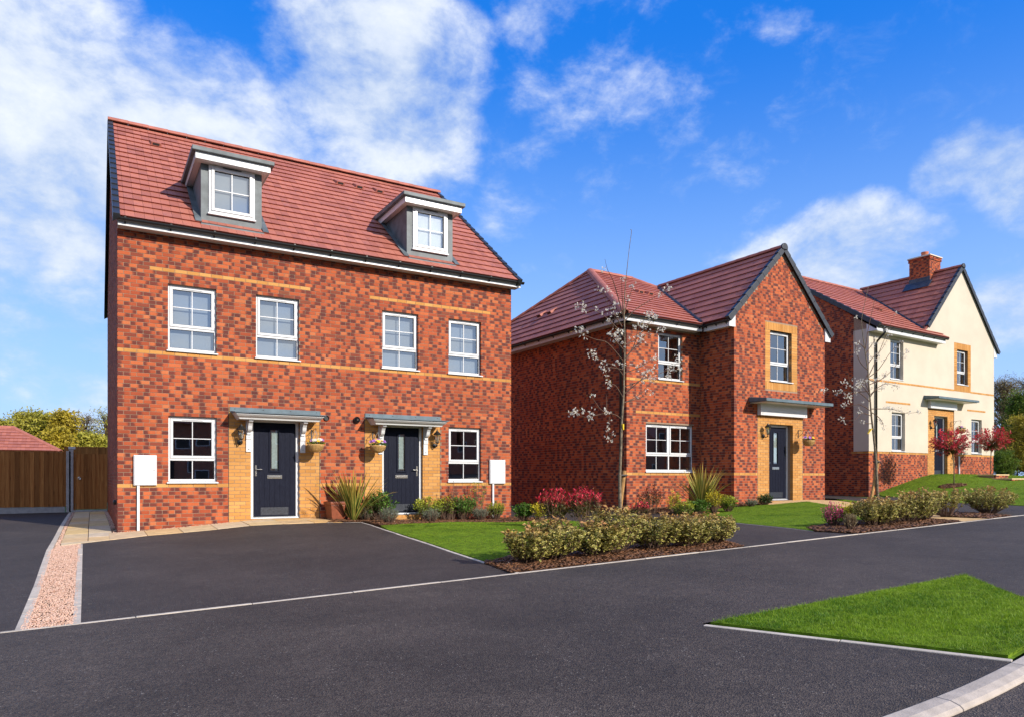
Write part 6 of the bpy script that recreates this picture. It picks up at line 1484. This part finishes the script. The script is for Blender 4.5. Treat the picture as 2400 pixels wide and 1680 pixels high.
tree('woodland_tree', 'bare twigged tree showing above the bright green tree', 2415, 888, 38, 130, 'spring_brown', 62, gr_, 200, 30, bare=12, ll=.24, lw_=.07, baseh=K+.1)
tree('woodland_tree', 'bright green round tree beyond the cream house', 2404, 925, 24, 120, 'spring_deep', 63, gr_, 260, 80, .20, .13, baseh=K+.0)
tree('woodland_tree', 'golden olive bushy tree below the bright green tree', 2412, 978, 17, 150, 'spring_gold', 64, gr_, 260, 84, .15, .09, baseh=K-.2)
tree('woodland_tree', 'low green bush beside the corner of the cream house', 2352, 1060, 14, 70, 'spring_deep', 65, gr_, 140, 60, .11, .07, baseh=K-.3)
tree('woodland_tree', 'tall green tree standing outside beyond the olive bush', 2540, 900, 20, 200, 'spring_deep', 66, gr_, 150, 60, .18, .11, baseh=K+.0)
tree('woodland_tree', 'dark green thicket filling the gap behind the wooded lawn end', 2385, 1040, 30, 170, 'spring_deep', 67, gr_, 160, 70, .24, .15, baseh=K-.2)
# ------------------------------------------------------------------ houses across the road, mirrored in the panes
def opposite(x, label, m_):
    t = thing('opposite_house', label, 'house', (x, -41, H(x, -40)), R(180), 'houses across the road')
    MB().box(-4.4, 4.4, 0, 8, -.5, 5.1).build('wall', m_, t); r = MB(); r.prism([(-4.6, -.4, 5.0), (-4.6, 4, 8.2), (-4.6, 8.4, 5.0)], (9.2, 0, 0)); ro = r.build('roof', 'ridge', t)
    MB().box(2.6, 3.3, 3.7, 4.4, 7.6, 9.3).build('chimney', 'brick_plain', ro)
    for a in (-3, .4, 2.6):
        for z in (.9, 3.4): wo = MB().box(a-.5, a+.5, -.03, .02, z, z+1.25).build('window', 'upvc', t); MB().box(a-.43, a+.43, -.045, -.031, z+.07, z+1.18).build('pane', 'seal', wo)
    MB().box(-1.6, -.7, -.04, .02, -.3, 1.9).build('door', 'door_navy', t)
opposite(-24, 'red brick house across the road at the garage end', 'brick_plain'); opposite(-14.8, 'red brick house across the road opposite the brown fence', 'brick_plain'); opposite(-5.6, 'red brick house across the road opposite the side gate', 'brick_plain'); opposite(3.6, 'red brick house across the road opposite the tall pair', 'brick_plain'); opposite(12.8, 'red brick house across the road opposite the hip roofed house', 'brick_plain'); opposite(40.4, 'red brick house across the road, second beyond the wooded end', 'brick_plain'); opposite(49.6, 'red brick house across the road, third beyond the wooded end', 'brick_plain'); opposite(58.8, 'red brick house across the road, fourth beyond the wooded end', 'brick_plain'); opposite(31.2, 'red brick house across the road opposite the wooded end', 'brick_plain'); opposite(22, 'red brick house across the road opposite the cream house', 'brick_plain')
